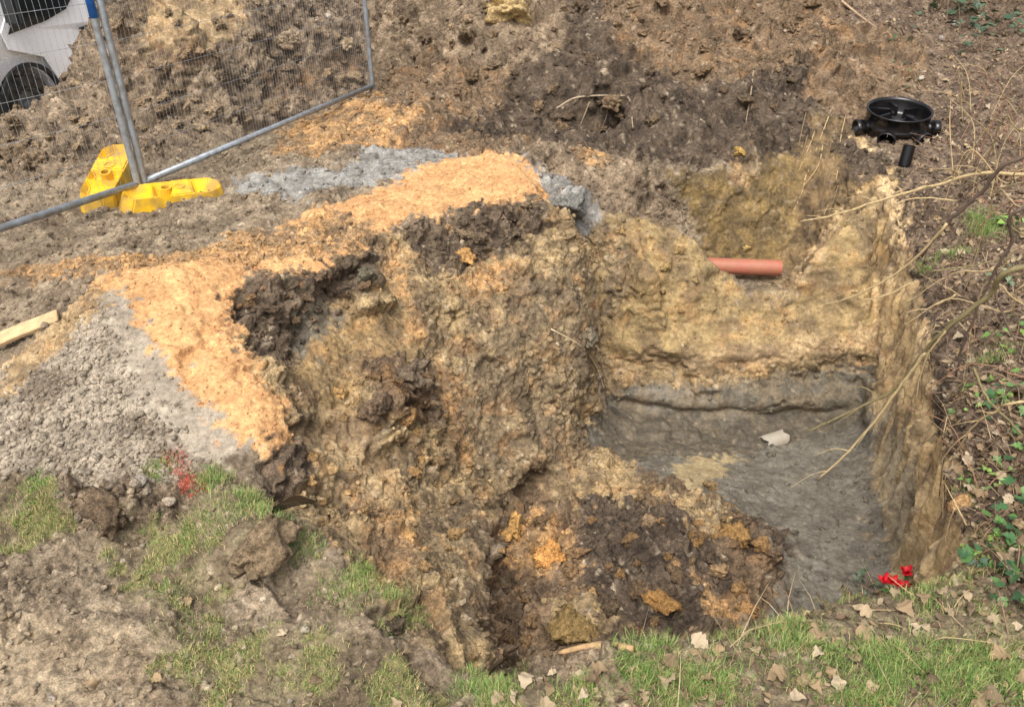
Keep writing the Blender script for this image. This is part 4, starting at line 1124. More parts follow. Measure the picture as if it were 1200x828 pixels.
SPREAD = [
    (70, [(0, 125), (60, 110), (120, 30), (200, 0), (440, 0), (430, 95), (170, 185), (0, 205)], 13, (.03, .085), [(150, 128, 98), (132, 110, 82), (166, 142, 108)], CLOD, 'soil_clod', 'brown clod on the spoil heap behind the wire fence', 'clod', 'clods on the fenced heap'),
    (70, [(450, 0), (1000, 0), (950, 110), (930, 160), (700, 160), (560, 150), (460, 100)], 14, (.03, .08), [(118, 98, 74), (100, 82, 62), (140, 116, 86)], CLOD, 'soil_clod', 'brown clod on the unfenced bank of dug soil behind the pit', 'clod', 'clods on the open bank'),
    (60, [(580, 620), (690, 530), (800, 570), (925, 640), (890, 715), (760, 745), (580, 765)], 13, (.018, .05), [(150, 118, 76), (124, 100, 70), (180, 138, 84), (104, 86, 66)], CLOD, 'soil_clod', 'clay clod in the loose soil tipped on the pit floor', 'clod', 'clods tipped in the pit'),
    (12, [(720, 510), (860, 515), (1010, 500), (1035, 640), (960, 700), (930, 640), (870, 580), (760, 540)], 18, (.010, .03), [(112, 104, 88), (90, 80, 66)], CLOD, 'soil_clod', 'grey clay clod fallen on the bare pit floor', 'clod', 'clods on the pit floor'),
    (40, [(390, 450), (500, 420), (560, 540), (540, 700), (440, 660), (350, 560)], 16, (.015, .045), [(168, 134, 86), (140, 112, 76), (190, 148, 92)], CLOD, 'soil_clod', 'crumbly ochre clod stuck on the spur face', 'clod', 'clods on the spur'),
    (14, [(720, 215), (800, 290), (850, 350), (780, 400), (715, 390)], 14, (.015, .04), [(166, 138, 88), (150, 122, 78)], CLOD, 'soil_clod', 'yellowish clod on the slope below the ridge by the pipe', 'clod', 'clods on the back slope'),
    (26, [(290, 340), (430, 300), (430, 340), (340, 440), (300, 400)], 11, (.015, .04), [(92, 78, 62), (122, 100, 78), (140, 112, 80)], CLOD, 'soil_clod', 'soil clod in the hollow under the sand rim', 'clod', 'clods in the hollow'),
    (22, [(470, 275), (630, 235), (640, 270), (560, 310), (500, 310)], 11, (.015, .04), [(92, 78, 62), (122, 104, 82), (150, 128, 98)], CLOD, 'soil_clod', 'clod in the soil band below the far sand rim', 'clod', 'clods in the soil band'),
    (150, [(0, 470), (90, 410), (150, 430), (220, 520), (200, 560), (120, 590), (0, 565)], 8, (.008, .024), [(158, 145, 126), (142, 129, 111), (172, 159, 140)], STONE, 'gravel_stone', 'grey angular stone lying loose on the gravel ramp', 'stone', 'stones on the gravel ramp'),
    (40, [(0, 600), (330, 640), (480, 740), (510, 828), (0, 828)], 20, (.006, .014), [(196, 182, 160), (176, 156, 130), (208, 196, 178)], STONE, 'pebble', 'pebble on the muddy ground by the grass', 'stone', 'pebbles on the mud'),
    (26, [(20, 300), (140, 230), (250, 215), (300, 250), (150, 300)], 16, (.010, .026), [(150, 130, 104), (172, 150, 120)], STONE, 'pebble', 'brownish stone on the track between fence and sand', 'stone', 'stones by the track'),
    (24, [(60, 560), (200, 560), (220, 600), (90, 625)], 9, (.012, .03), [(160, 146, 128), (120, 102, 82), (180, 166, 146)], STONE, 'gravel_stone', 'stone in the rubble fringe below the gravel ramp', 'stone', 'stones in the rubble fringe'),
]
for n_, poly, md_, (s0, s1), cs, ms, nm_, lab, cat, grp in SPREAD:
    for l, nr in pixel_scatter(n_, poly, md_):
        t_ = rnd.random() ** 1.8
        col_ = rnd.choice(cs)
        size_ = ('small', 'middle sized', 'large')[int(t_ * 2.99)]
        rank = sorted(cs, key=sum).index(col_)
        tone_ = {1: [''], 2: ['darker', 'paler'], 3: ['dark', 'medium toned', 'pale'], 4: ['darkest', 'dark', 'pale', 'palest']}[len(cs)][rank]
        put(rnd.choice(ms), nm_, l, nr, s0 + (s1 - s0) * t_, col_, f'{size_} {tone_} {lab}', cat, grp, .38 if cat == 'clod' else .2)
for px, py, s, c, lab in [(708, 88, .05, (200, 180, 150), 'pale stone on the dark bank behind the pit'), (385, 22, .05, (206, 196, 180), 'pale stone on the heap beside the fence post'), (1118, 30, .05, (206, 196, 184), 'pale stone on the bank near the far ivy'), (1102, 45, .035, (210, 200, 190), 'whitish flat stone on the bank above the chamber'), (1080, 92, .04, (208, 200, 186), 'whitish stone just behind the drain chamber'),
                          (257, 688, .018, (216, 196, 160), 'round cream pebble on the muddy ground'), (358, 738, .022, (206, 192, 172), 'flat cream stone beside the crack in the mud'), (163, 563, .03, (196, 188, 176), 'long white stone below the gravel ramp'), (1128, 592, .05, (206, 156, 96), 'orange clay lump on the near right rim')]:
    l, n_ = G(px, py)
    put(rnd.choice(STONE), 'stone', l, n_, s, c, lab, 'stone', None, .2)

# ------------------------------------------------------------------ loose crumbs over all soils (too many to count)
ICO = bmesh.new(); bmesh.ops.create_icosphere(ICO, subdivisions=1, radius=1)
IV = np.array([v.co[:] for v in ICO.verts]); IF = np.array([[v.index for v in f.verts] for f in ICO.faces]); ICO.free()
inview = (V[:, 1] > 1.3) & (V[:, 1] < 9.2) & (np.abs(V[:, 0]) < 1 + .66 * V[:, 1])
def crumbs(name, n, w, smin, smax, tone=(.85, 1.15), label=None):
    p_ = w * inview
    idx = rng.choice(len(V), n, p=p_ / p_.sum())
    dist = np.linalg.norm(V[idx] - CAM, axis=1)
    s = (smin + (smax - smin) * rng.random(n) ** 3) * (.6 + dist / 9)
    A = rng.normal(size=(n, 3, 3))
    q, _ = np.linalg.qr(A)
    sc = rng.uniform(.6, 1.2, (n, 1, 3))
    loc = (IV[None] * (1 + rng.uniform(-.3, .3, (n, 12, 1)))) * sc
    P_ = np.einsum('nij,nkj->nki', q, loc) * s[:, None, None] + V[idx][:, None] + NORM[idx][:, None] * (s * .3)[:, None, None]
    Fa = (IF[None] + 12 * np.arange(n)[:, None, None]).reshape(-1, 3)
    cc = C4[idx].copy()
    cc[:, :3] *= rng.uniform(*tone, (n, 1))
    o = big_mesh(name, P_.reshape(-1, 3), Fa, np.repeat(np.clip(cc, 0, 1), 12, 0), M_crumb)
    o.data.polygons.foreach_set('use_smooth', np.zeros(len(o.data.polygons), bool))
    tag(o, label, 'soil', None, 'stuff')
S_ = lambda ks: np.isin(soil, [keys.index(k) for k in ks]).astype(float)
steep = .08 + .92 * sstep(.35, .8, NORM[:, 2])
crumbs('soil_crumbs', 38000, (S_('KDBOUPX') + .6 * S_('ML') + .35 * S_('FHETYWGN')) * steep, .002, .016, label='loose soil crumbs strewn over the heaps and pit walls')
crumbs('gravel', 8000, S_('C') + .05 * S_('K') + .06 * S_('Z'), .003, .013, (.85, 1.2), label='fine grey gravel covering the ramp beside the sand')
crumbs('sand_grains', 5000, S_('SU'), .002, .008, (.85, 1.12), label='small orange sand crumbs on the sand strip')

# ------------------------------------------------------------------ grass
def blades(name, roots, nors, hts, wid, cols, label, lean=.8):
    n = len(roots)
    ang = rng.random(n) * 2 * math.pi
    d = np.stack([np.cos(ang), np.sin(ang), np.zeros(n)], 1)
    ln = rng.uniform(.15, 1.0, n)[:, None] * lean
    up = nors * .6 + np.array([0, 0, .6]); up /= np.linalg.norm(up, axis=1)[:, None]
    sd = np.stack([-d[:, 1], d[:, 0], np.zeros(n)], 1) * (wid * rng.uniform(.6, 1.3, n))[:, None]
    h = hts[:, None]
    b0 = roots - up * .005
    m1 = roots + up * h * .55 + d * h * ln * .35
    t1 = roots + up * h * (1 - .45 * ln) + d * h * ln
    P_ = np.stack([b0 - sd, b0 + sd, m1 - sd * .75, m1 + sd * .75, t1], 1).reshape(-1, 3)
    base = 5 * np.arange(n)[:, None]
    Fa = np.concatenate([base + [0, 1, 3], base + [0, 3, 2], base + [2, 3, 4]])
    o = big_mesh(name, P_, Fa, np.repeat(np.concatenate([cols, np.ones((n, 1))], 1), 5, 0), M_grass)
    tag(o, label, 'grass', None, 'stuff')
    return o
GR = [lin(c) for c in ((102, 134, 58), (122, 146, 72), (86, 118, 54), (146, 152, 90))]
ST = [lin(c) for c in ((186, 166, 116), (164, 142, 98), (150, 138, 92))]
def colours(n, green):
    k = rng.random(n) < green
    g = np.array(GR)[rng.integers(0, len(GR), n)]; s = np.array(ST)[rng.integers(0, len(ST), n)]
    return np.where(k[:, None], g, s) * rng.uniform(.75, 1.2, (n, 1))
def meadow(name, n, w, h0, h1, green, label, lean=1.0):
    p_ = w * inview
    idx = rng.choice(len(V), n, p=p_ / p_.sum())
    roots = V[idx] + rng.normal(size=(n, 3)) * .006
    blades(name, roots, NORM[idx], rng.uniform(h0, h1, n), .0008, colours(n, green), label, lean)
clump = sstep(-.05, .35, fbm(V, .16, 3, 200, .6)) + .04
leftside = (V[:, 0] < -.05).astype(float)
flat_ok = (NORM[:, 2] > .55).astype(float)
meadow('thin_grass', 20000, S_('E') * leftside * clump * flat_ok * (V[:, 1] < 3), .006, .018, .45, 'thin trampled grass on the muddy ground left of the pit', 1.6)
meadow('verge_grass', 20000, S_('E') * (1 - leftside) * (clump ** 3 + .03) * flat_ok * (V[:, 1] < 3.2), .008, .034, .64, 'green and straw coloured grass along the near edge of the pit', 1.1)
TUFTS = [(190, 552, .07, 400, .04, .9), (245, 558, .09, 600, .045, .85), (290, 595, .14, 1500, .035, .75), (340, 625, .12, 1100, .035, .8), (240, 610, .12, 800, .03, .7), (35, 570, .08, 500, .035, .85), (10, 610, .10, 500, .03, .6), (60, 600, .1, 500, .025, .55), (215, 665, .12, 500, .022, .55), (200, 690, .1, 350, .022, .6), (395, 690, .1, 600, .03, .8), (450, 700, .12, 900, .03, .7), (430, 672, .06, 300, .035, .9), (480, 715, .08, 500, .03, .7), (240, 730, .1, 400, .025, .7),
         (560, 805, .1, 900, .045, .9), (770, 780, .12, 1100, .05, .85), (840, 800, .14, 1300, .05, .85), (740, 775, .08, 600, .05, .95), (1030, 780, .16, 1700, .06, .95), (920, 760, .12, 900, .05, .85), (1100, 800, .16, 1600, .06, .9), (1150, 770, .14, 1200, .05, .8), (1000, 810, .14, 1200, .05, .85), (1180, 810, .12, 1000, .05, .9), (1080, 700, .1, 500, .04, .8), (930, 745, .1, 700, .04, .7), (680, 800, .1, 700, .04, .7), (1170, 640, .1, 500, .035, .9),
         (1155, 268, .16, 1500, .08, 1.0), (1120, 300, .1, 600, .07, .95), (1085, 310, .08, 300, .05, .9), (1160, 420, .12, 500, .05, .8), (1130, 580, .08, 300, .03, .8)]
rs, ns_, hs_, cs_ = [], [], [], []
for px, py, r_, n_, h_, g_ in TUFTS:
    n_ = int(n_ * 1.4)
    l, nr = G(px, py)
    d2 = ((V - np.array(l)) ** 2).sum(1)
    cand = np.where((d2 < (r_ * 1.2) ** 2) & (NORM[:, 2] > .35))[0]
    w = np.exp(-d2[cand] / (r_ * r_) * 2.2) * (clump[cand] + .2)
    i_ = rng.choice(cand, n_, p=w / w.sum())
    rs.append(V[i_] + rng.normal(size=(n_, 3)) * .006); ns_.append(NORM[i_]); hs_.append(h_ * rng.uniform(.3, .85, n_)); cs_.append(colours(n_, g_))
blades('grass_tufts', np.concatenate(rs), np.concatenate(ns_), np.concatenate(hs_), .0009, np.concatenate(cs_), 'thicker green grass tufts round the pit edge', 1.0)
# red marking paint on grass
rs, ns_ = [], []
for px, py, r_, n_ in ((203, 538, .045, 220), (214, 552, .035, 150), (225, 565, .05, 400)):
    l, nr = G(px, py)
    d2 = ((V - np.array(l)) ** 2).sum(1)
    cand = np.where(d2 < (r_ * 1.2) ** 2)[0]
    i_ = rng.choice(cand, n_)
    rs.append(V[i_] + rng.normal(size=(n_, 3)) * .005); ns_.append(NORM[i_])
nR = sum(len(r_) for r_ in rs)
pm = blades('marking_paint', np.concatenate(rs), np.concatenate(ns_), rng.uniform(.004, .013, nR), .0016, np.tile(lin((190, 74, 60)), (nR, 1)) * rng.uniform(.6, 1.1, (nR, 1)), 'patch of red marking paint sprayed on grass below the gravel', 1.2)
pm['category'] = 'paint mark'

# ------------------------------------------------------------------ dead leaves
def leaf_mesh(name, seed, lobes):
    r2 = np.random.default_rng(seed)
    n = 13
    vs, fs = [], []
    for i in range(n):
        t = i / (n - 1)
        wv = math.sin(math.pi * (t ** .85)) * .33 * (1 + (.22 * math.cos(t * lobes * 2 * math.pi + seed) if lobes else 0)) + .012
        z = .30 * math.sin(math.pi * t) * r2.uniform(.7, 1.1)
        cup = r2.uniform(.1, .9)
        vs += [(t - .5, -wv, z + wv * cup), (t - .5, 0, z), (t - .5, wv, z + wv * cup * r2.uniform(.2, 1.6))]
    for i in range(n - 1):
        a = i * 3
        fs += [(a, a + 1, a + 4, a + 3), (a + 1, a + 2, a + 5, a + 4)]
    me = mesh(name, vs, fs, True)
    me.materials.append(M_leaf)
    return me
LEAF = [leaf_mesh('dead_leaf', 60 + k, (3, 0, 4, 2)[k % 4]) for k in range(6)]
LC = [(152, 133, 104), (132, 111, 82), (112, 93, 68), (162, 145, 118), (94, 77, 57), (142, 119, 88)]
LN = ['tan', 'mid brown', 'dark brown', 'pale buff', 'blackish brown', 'light brown']
for n_, poly, md_, s0, s1, lab, grp in [
        (72, [(760, 760), (1010, 700), (1140, 690), (1200, 720), (1200, 828), (560, 828), (640, 775)], 16, .03, .068, 'dry leaf lying in the grass at the near pit edge', 'leaves at the near pit edge'),
        (90, [(1100, 330), (1200, 230), (1200, 680), (1140, 640), (1120, 520)], 12, .035, .065, 'dry leaf in the litter on the bank beside the cut wall', 'leaves on the bank by the wall'),
        (70, [(1080, 180), (1110, 60), (1200, 60), (1200, 230), (1110, 320)], 12, .04, .07, 'dry leaf on the upper bank round the drain chamber', 'leaves on the upper bank'),
        (9, [(120, 640), (480, 700), (500, 828), (100, 828)], 30, .03, .05, 'curled leaf on the trampled mud left of the pit', 'leaves on the mud')]:
    for l, nr in pixel_scatter(n_, poly, md_):
        li, ci = rnd.randrange(6), rnd.randrange(6)
        o = bpy.data.objects.new('dead_leaf', LEAF[li]); COL.objects.link(o)
        s = rnd.uniform(s0, s1)
        o.scale = (s, s * rnd.uniform(.8, 1.2), s * rnd.uniform(.6, 1.3))
        q = Vector((0, 0, 1)).rotation_difference(nr.lerp(Vector((0, 0, 1)), .4).normalized()).to_matrix() @ Matrix.Rotation(rnd.uniform(0, 6.28), 3, 'Z') @ Matrix.Rotation(rnd.uniform(-.5, .5), 3, 'X') @ Matrix.Rotation(rnd.uniform(-.35, .35), 3, 'Y')
        o.rotation_euler = q.to_euler()
        o.location = l + nr * .007
        o.color = (*[float(x) for x in lin(LC[ci]) * rnd.uniform(.85, 1.08)], 1)
        tag(o, LN[ci] + (' lobed ' if (3, 0, 4, 2)[li % 4] else ' smooth edged ') + lab, 'leaf', grp)
# the mass of smaller litter: leaf fragments on the bank
def litter(name, n, w, s0, s1, cols, label):
    p_ = w * inview
    idx = rng.choice(len(V), n, p=p_ / p_.sum())
    lv = np.array([(-.5, 0, 0), (-.15, -.26, .12), (.2, -.2, .05), (.5, .02, .16), (.15, .24, .1), (-.2, .2, .0)])
    lf = np.array([(0, 1, 5), (1, 2, 5), (2, 4, 5), (2, 3, 4)])
    A = rng.normal(size=(n, 3, 3)); A[:, :, 2] = NORM[idx] * 1.6 + rng.normal(size=(n, 3)) * .45
    z = A[:, :, 2] / np.linalg.norm(A[:, :, 2], axis=1)[:, None]
    x = np.cross(A[:, :, 0], z); x /= np.linalg.norm(x, axis=1)[:, None]
    y = np.cross(z, x)
    s = rng.uniform(s0, s1, n)
    P_ = (lv[None, :, :1] * x[:, None] + lv[None, :, 1:2] * y[:, None] + lv[None, :, 2:] * z[:, None]) * s[:, None, None] + V[idx][:, None] + NORM[idx][:, None] * .008
    Fa = (lf[None] + 6 * np.arange(n)[:, None, None]).reshape(-1, 3)
    cc = np.array([lin(c) for c in cols])[rng.integers(0, len(cols), n)] * rng.uniform(.7, 1.15, (n, 1))
    o = big_mesh(name, P_.reshape(-1, 3), Fa, np.repeat(np.concatenate([cc, np.ones((n, 1))], 1), 6, 0), M_grass)
    tag(o, label, 'litter', None, 'stuff')
litter('leaf_litter', 15000, S_('L') + .28 * S_('E') * (V[:, 0] > .1), .012, .042, LC[:3] + LC[4:] + [(98, 76, 58), (86, 66, 52), (110, 86, 66)], 'mass of small dead leaves covering the bank')

# tangle of dry stalks and twiglets lying over the bank
nS = 1500
p_ = (S_('L') + .25 * S_('E') * (V[:, 0] > .3)) * inview
idx = rng.choice(len(V), nS, p=p_ / p_.sum())
parts_ = []
for k, i in enumerate(idx):
    a_ = rng.uniform(0, 2 * math.pi); L1 = rng.uniform(.05, .28); z1 = rng.uniform(0, .25) * L1
    d_ = np.array([math.cos(a_), math.sin(a_), 0])
    p0 = V[i] + [0, 0, .006]
    parts_.append(np.stack([p0, p0 + d_ * L1 * .5 + [0, 0, z1 + .01 + rng.uniform(-.01, .02)], p0 + d_ * L1 + [rng.uniform(-.03, .03), rng.uniform(-.03, .03), z1 * 1.4]]))
pv = np.stack(parts_)                                # n,3,3
rad_ = rng.uniform(.0012, .0028, nS)
offs = np.array([(1, 0, .2), (-.5, .87, -.2), (-.5, -.87, .6)])
P_ = (pv[:, :, None, :] + offs[None, None] * (rad_[:, None, None, None] * np.array([1, .8, .35])[None, :, None, None])).reshape(-1, 3)
fq = []
for s_ in (0, 1):
    for q in range(3):
        a_, b_, c_, d_ = s_ * 3 + q, s_ * 3 + (q + 1) % 3, s_ * 3 + 3 + (q + 1) % 3, s_ * 3 + 3 + q
        fq += [(a_, b_, c_), (a_, c_, d_)]
Fa = (np.array(fq)[None] + 9 * np.arange(nS)[:, None, None]).reshape(-1, 3)
cc = np.array([lin(c) for c in ((178, 152, 112), (150, 120, 90), (120, 94, 72), (190, 168, 130), (132, 100, 80))])[rng.integers(0, 5, nS)] * rng.uniform(.75, 1.1, (nS, 1))
tag(big_mesh('dry_stalks', P_, Fa, np.repeat(np.concatenate([cc, np.ones((nS, 1))], 1), 9, 0), M_grass), 'tangle of thin dry stalks lying over the leaf litter', 'litter', None, 'stuff')

# ------------------------------------------------------------------ bare shrub arching over the pit from the right, loose stems, roots
def stem_colour(o, c):
    o.color = (*[float(x) for x in lin(c)], 1)
SH = empty('bare_shrub', (2.75, 2.95, down(2.75, 2.95)))
tag(SH, 'bare thorny shrub whose long branches arch over the pit edge', 'shrub')
b0 = np.array(SH.location)
def branch(pix, y, r0, r1, c, name='branch', root=True, parent=SH, wob=.0025):
    pts_ = [at_y(px, py, yy) for (px, py), yy in zip(pix, np.linspace(y[0], y[1], len(pix)))]
    if root:
        p0 = np.array(pts_[0])
        side = p0 + (p0 - np.array(pts_[1])) * .9
        side[0] = max(side[0], 2.45)
        pts_ = [b0 - [0, 0, .04], b0 + [(side[0] - b0[0]) * .3, (side[1] - b0[1]) * .3, max(.1, (side[2] - b0[2]) * .75)], side] + pts_
    pth = spline(pts_, 7)
    pth = [p + np.array([rnd.uniform(-1, 1), rnd.uniform(-1, 1), rnd.uniform(-1, 1)]) * wob for p in pth]
    n = len(pth)
    rad = [(r0 + (r1 - r0) * i / (n - 1)) * (1.15 if i % 5 == 2 else 1) for i in range(n)]
    vs, fs = tube_data([p - b0 for p in pth] if parent else pth, rad, 6)
    o = obj(name, mesh(name, vs, fs, True), M_bark, parent)
    stem_colour(o, c)
    if r0 > .0055:
        for i in range(n // 2, n - 2, 4):
            p0 = pth[i]
            t = pth[i + 1] - pth[i]; t = t / np.linalg.norm(t)
            L1 = rnd.uniform(.04, .16)
            dv = t * .8 + np.array([rnd.uniform(-.6, .6), rnd.uniform(-.5, .5), rnd.uniform(-.3, .8)])
            dv /= np.linalg.norm(dv)
            q = [p0, p0 + dv * L1 * .5 + [0, 0, rnd.uniform(-.01, .02)], p0 + dv * L1 + t * L1 * .3]
            vs, fs = tube_data([x - b0 for x in spline(q, 4)], [rad[i] * .5 * (1 - .75 * k / 8) for k in range(9)], 5)
            tw = obj('twig', mesh('twig', vs, fs, True), M_bark, parent)
            stem_colour(tw, c)
    return o
PALE, DARK, GRN, RED = (168, 146, 106), (84, 69, 56), (116, 104, 70), (136, 100, 78)
branch([(1215, 205), (1150, 203), (1100, 216), (1040, 232), (985, 250), (937, 260)], (3.1, 3.4), .011, .0035, PALE)
branch([(1120, 235), (1080, 232), (1040, 240)], (3.15, 3.2), .004, .002, PALE, 'twig', False)
branch([(1210, 180), (1150, 225), (1105, 268), (1080, 300)], (2.9, 3.1), .010, .005, DARK)
branch([(1210, 310), (1160, 345), (1110, 385), (1080, 415), (1050, 455), (1005, 478), (945, 506)], (2.55, 2.95), .013, .004, GRN)
branch([(1084, 412), (1062, 443), (1035, 480), (1000, 522), (958, 563)], (2.74, 2.85), .0065, .004, PALE, 'twig', False)
branch([(1210, 240), (1185, 285), (1160, 330), (1130, 400), (1120, 440)], (2.7, 2.8), .009, .004, DARK)
branch([(1165, 340), (1180, 380), (1200, 420)], (2.72, 2.6), .005, .003, DARK, 'twig', False)
branch([(1110, 262), (1070, 305), (1020, 338), (970, 358)], (3.0, 3.25), .006, .0028, PALE, 'twig', False)
branch([(1070, 330), (1040, 345), (1010, 352)], (2.95, 3.0), .0035, .002, PALE, 'twig', False)
branch([(1110, 385), (1085, 420), (1072, 470)], (2.68, 2.75), .004, .002, PALE, 'twig', False)
branch([(1140, 430), (1160, 470), (1200, 510)], (2.55, 2.4), .005, .004, GRN, 'twig', False)
branch([(1120, 345), (1090, 360), (1060, 366)], (2.75, 2.85), .0035, .0018, PALE, 'twig', False)
branch([(1090, 318), (1135, 312), (1190, 300)], (2.95, 2.85), .0035, .003, GRN, 'twig', False)
branch([(1215, 470), (1170, 480), (1140, 500), (1120, 530)], (2.3, 2.5), .006, .003, PALE)
for k in range(16):
    y0 = rnd.uniform(150, 600)
    x1 = rnd.uniform(1050, 1140)
    branch([(1212, y0), (1170 + rnd.uniform(-10, 15), y0 + rnd.uniform(-30, 40)), ((1170 + x1) / 2, y0 + rnd.uniform(-20, 70)), (x1, y0 + rnd.uniform(10, 110))], (2.45 + (600 - y0) * .0014, 2.5 + (600 - y0) * .0018), rnd.uniform(.003, .0054), .0016, rnd.choice([PALE, RED, GRN, (120, 98, 78)]))
# dead canes standing on the upper bank
def cane(px, py, dx, dy, h, r, c, lab, grp):
    l, nr = G(px, py)
    p = np.array(l)
    mid = p + np.array([dx * .4 + rnd.uniform(-.05, .05), dy * .4, h * .65])
    tip = p + np.array([dx, dy, h])
    pth = spline([p - [0, 0, .02], mid, tip], 6)
    n = len(pth)
    o = obj('dead_cane', mesh('dead_cane', *tube_data([q - p for q in pth], [r * (1 - .7 * i / (n - 1)) for i in range(n)], 5), True), M_bark)
    o.location = l
    stem_colour(o, c)
    tag(o, lab, 'dead stem', grp)
for k in range(44):
    cane(rnd.uniform(1110, 1200), rnd.uniform(90, 240), rnd.uniform(-.5, .25), rnd.uniform(-.3, .3), rnd.uniform(.08, .55), rnd.uniform(.003, .006), *rnd.choice([(PALE, 'dry straw coloured cane leaning on the upper bank'), (RED, 'reddish dry cane leaning on the upper bank'), ((120, 98, 78), 'dull brown dry cane leaning on the upper bank')]), 'canes on the upper bank')
for k in range(22):
    cane(rnd.uniform(1120, 1200), rnd.uniform(300, 640), rnd.uniform(-.28, .2), rnd.uniform(-.25, .25), rnd.uniform(.03, .16), rnd.uniform(.002, .004), *rnd.choice([(PALE, 'thin straw coloured stem over the leaf litter beside the cut wall'), (RED, 'thin reddish stem over the leaf litter beside the cut wall'), ((120, 98, 78), 'thin dull brown stem over the leaf litter beside the cut wall')]), 'stems on the litter')
for k in range(9):
    cane(rnd.uniform(900, 1130), rnd.uniform(700, 750), rnd.uniform(-.2, .2), rnd.uniform(-.15, .1), rnd.uniform(.01, .06), .0025, PALE, 'thin straw stem lying at the grassy near edge', 'stems at the near edge')
def root(pix, off, r, c, lab, grp=None):
    pts_ = []
    for px, py in pix:
        l, nr = G(px, py)
        pts_.append(np.array(l) + np.array(nr) * off)
    pth = spline(pts_, 6)
    n = len(pth)
    o = obj('exposed_root', mesh('exposed_root', *tube_data([q - pth[0] for q in pth], [r * (1 - .6 * i / (n - 1)) for i in range(n)], 5), True), M_bark)
    o.location = pth[0]
    stem_colour(o, c)
    tag(o, lab, 'root', grp)
root([(645, 388), (675, 405), (695, 428), (706, 455)], .02, .004, (206, 184, 146), 'thin pale root hanging in an arc across the corner of the spur')
root([(648, 128), (680, 116), (720, 112), (738, 118), (742, 152)], .03, .010, (150, 132, 108), 'pale root arching over the dark hollow in the bank')
root([(690, 116), (684, 130), (682, 145)], .03, .006, (146, 128, 104), 'short root hanging in the dark hollow of the bank', 'hollow roots')
root([(708, 112), (712, 130), (706, 148)], .03, .006, (146, 128, 104), 'short root hanging in the dark hollow of the bank', 'hollow roots')
root([(884, 80), (880, 110), (872, 145)], .02, .008, (140, 120, 96), 'thin root trailing down the dark bank above the trench')
root([(436, 112), (425, 128), (412, 140)], .02, .010, (150, 116, 76), 'bent brown root poking out beside the fence end')
root([(985, 5), (1005, 20), (1028, 36)], .03, .014, (160, 136, 110), 'pale stick lying on the slope above the drain chamber')
for k in range(16):
    y0 = rnd.uniform(260, 600)
    x0 = 1078 + (y0 - 260) * .12 + rnd.uniform(-8, 8)
    root([(x0, y0), (x0 - rnd.uniform(2, 10), y0 + 20), (x0 - rnd.uniform(2, 16), y0 + rnd.uniform(35, 60))], .012, .0035, rnd.choice([(120, 98, 76), (170, 146, 110), (88, 70, 56)]), 'thin root dangling from the top of the cut side wall', 'roots on the side wall')
for k in range(14):
    t = rnd.random()
    x0, y0 = 950 + rnd.uniform(-10, 40), 130 + rnd.uniform(0, 90)
    root([(x0, y0), (x0 - 6, y0 + 22), (x0 - rnd.uniform(8, 26), y0 + rnd.uniform(40, 70))], .012, .005, ((176, 150, 108) if k % 2 else (120, 98, 72)), ('pale fibrous root strand on the scraped trench side' if k % 2 else 'brown fibrous root strand on the scraped trench side'), 'roots on the trench side')

# ------------------------------------------------------------------ ivy and red flowers
def ivy_leaf_mesh():
    out = [(0, 0), (.12, -.28), (.38, -.42), (.42, -.2), (.62, -.26), (.72, -.1), (1.0, 0), (.72, .1), (.62, .26), (.42, .2), (.38, .42), (.12, .28)]
    vs = [(.4, 0, -.03)] + [(x, y, .10 * abs(y) + .05 * math.sin(x * 4)) for x, y in out]
    fs = [(0, i, i + 1) for i in range(1, 12)] + [(0, 12, 1)]
    me = mesh('leaf', vs, fs, True); me.materials.append(M_ivy)
    return me
IVY = ivy_leaf_mesh()
def ivy(px, py, r, n, s, cs, lab, hgt=.12):
    l, nr = G(px, py)
    root_ = empty('ivy_plant', tuple(l))
    tag(root_, lab, 'ivy', 'ivy plants on the bank')
    for k in range(4):
        a_ = rnd.uniform(0, 6.28)
        e_ = np.array([math.cos(a_) * r, math.sin(a_) * r, 0])
        zt = down(l.x + e_[0], l.y + e_[1]) - l.z
        st_ = obj('stem', mesh('stem', *tube_data(spline([np.zeros(3), e_ * .5 + [0, 0, hgt * .7], e_ + [0, 0, zt + .02]], 5), .003, 5), True), M_bark, root_)
        stem_colour(st_, (110, 90, 66))
    for k in range(n):
        a_, q_ = rnd.uniform(0, 6.28), r * math.sqrt(rnd.random())
        dx, dy = math.cos(a_) * q_, math.sin(a_) * q_
        zt = down(l.x + dx, l.y + dy)
        if abs(zt - l.z) > r * 1.2:
            continue
        o = bpy.data.objects.new('leaf', IVY); COL.objects.link(o); o.parent = root_
        o.location = (dx, dy, zt - l.z + rnd.uniform(.01, hgt))
        z_ = s * rnd.uniform(.6, 1.2)
        o.scale = (z_, z_, z_)
        o.rotation_euler = (rnd.uniform(-.7, .7), rnd.uniform(-.3, .8), rnd.uniform(0, 6.28))
        stem_colour(o, rnd.choice(cs))
IG = [(70, 104, 56), (58, 92, 52), (92, 122, 66), (48, 78, 46)]
IL = [(104, 140, 66), (124, 152, 72), (84, 120, 58)]
ID = [(62, 84, 58), (52, 72, 52), (78, 98, 70)]
ivy(1188, 690, .16, 34, .055, IG, 'dark glossy ivy clump beside the near right rim of the pit', .16)
ivy(1195, 610, .14, 26, .05, IG, 'ivy clump above the near rim, next to yellow moss', .12)
ivy(1165, 625, .10, 18, .04, IL, 'light green ivy sprig trailing towards the cut wall', .06)
ivy(1195, 530, .12, 20, .05, IG, 'ivy sprig among the leaf litter by the thin stems', .10)
ivy(1180, 450, .16, 26, .045, IL, 'fresh green leafy sprig on the litter under the branches', .06)
ivy(1140, 475, .12, 14, .035, IL, 'sparse small green sprig close to the cut wall top', .05)
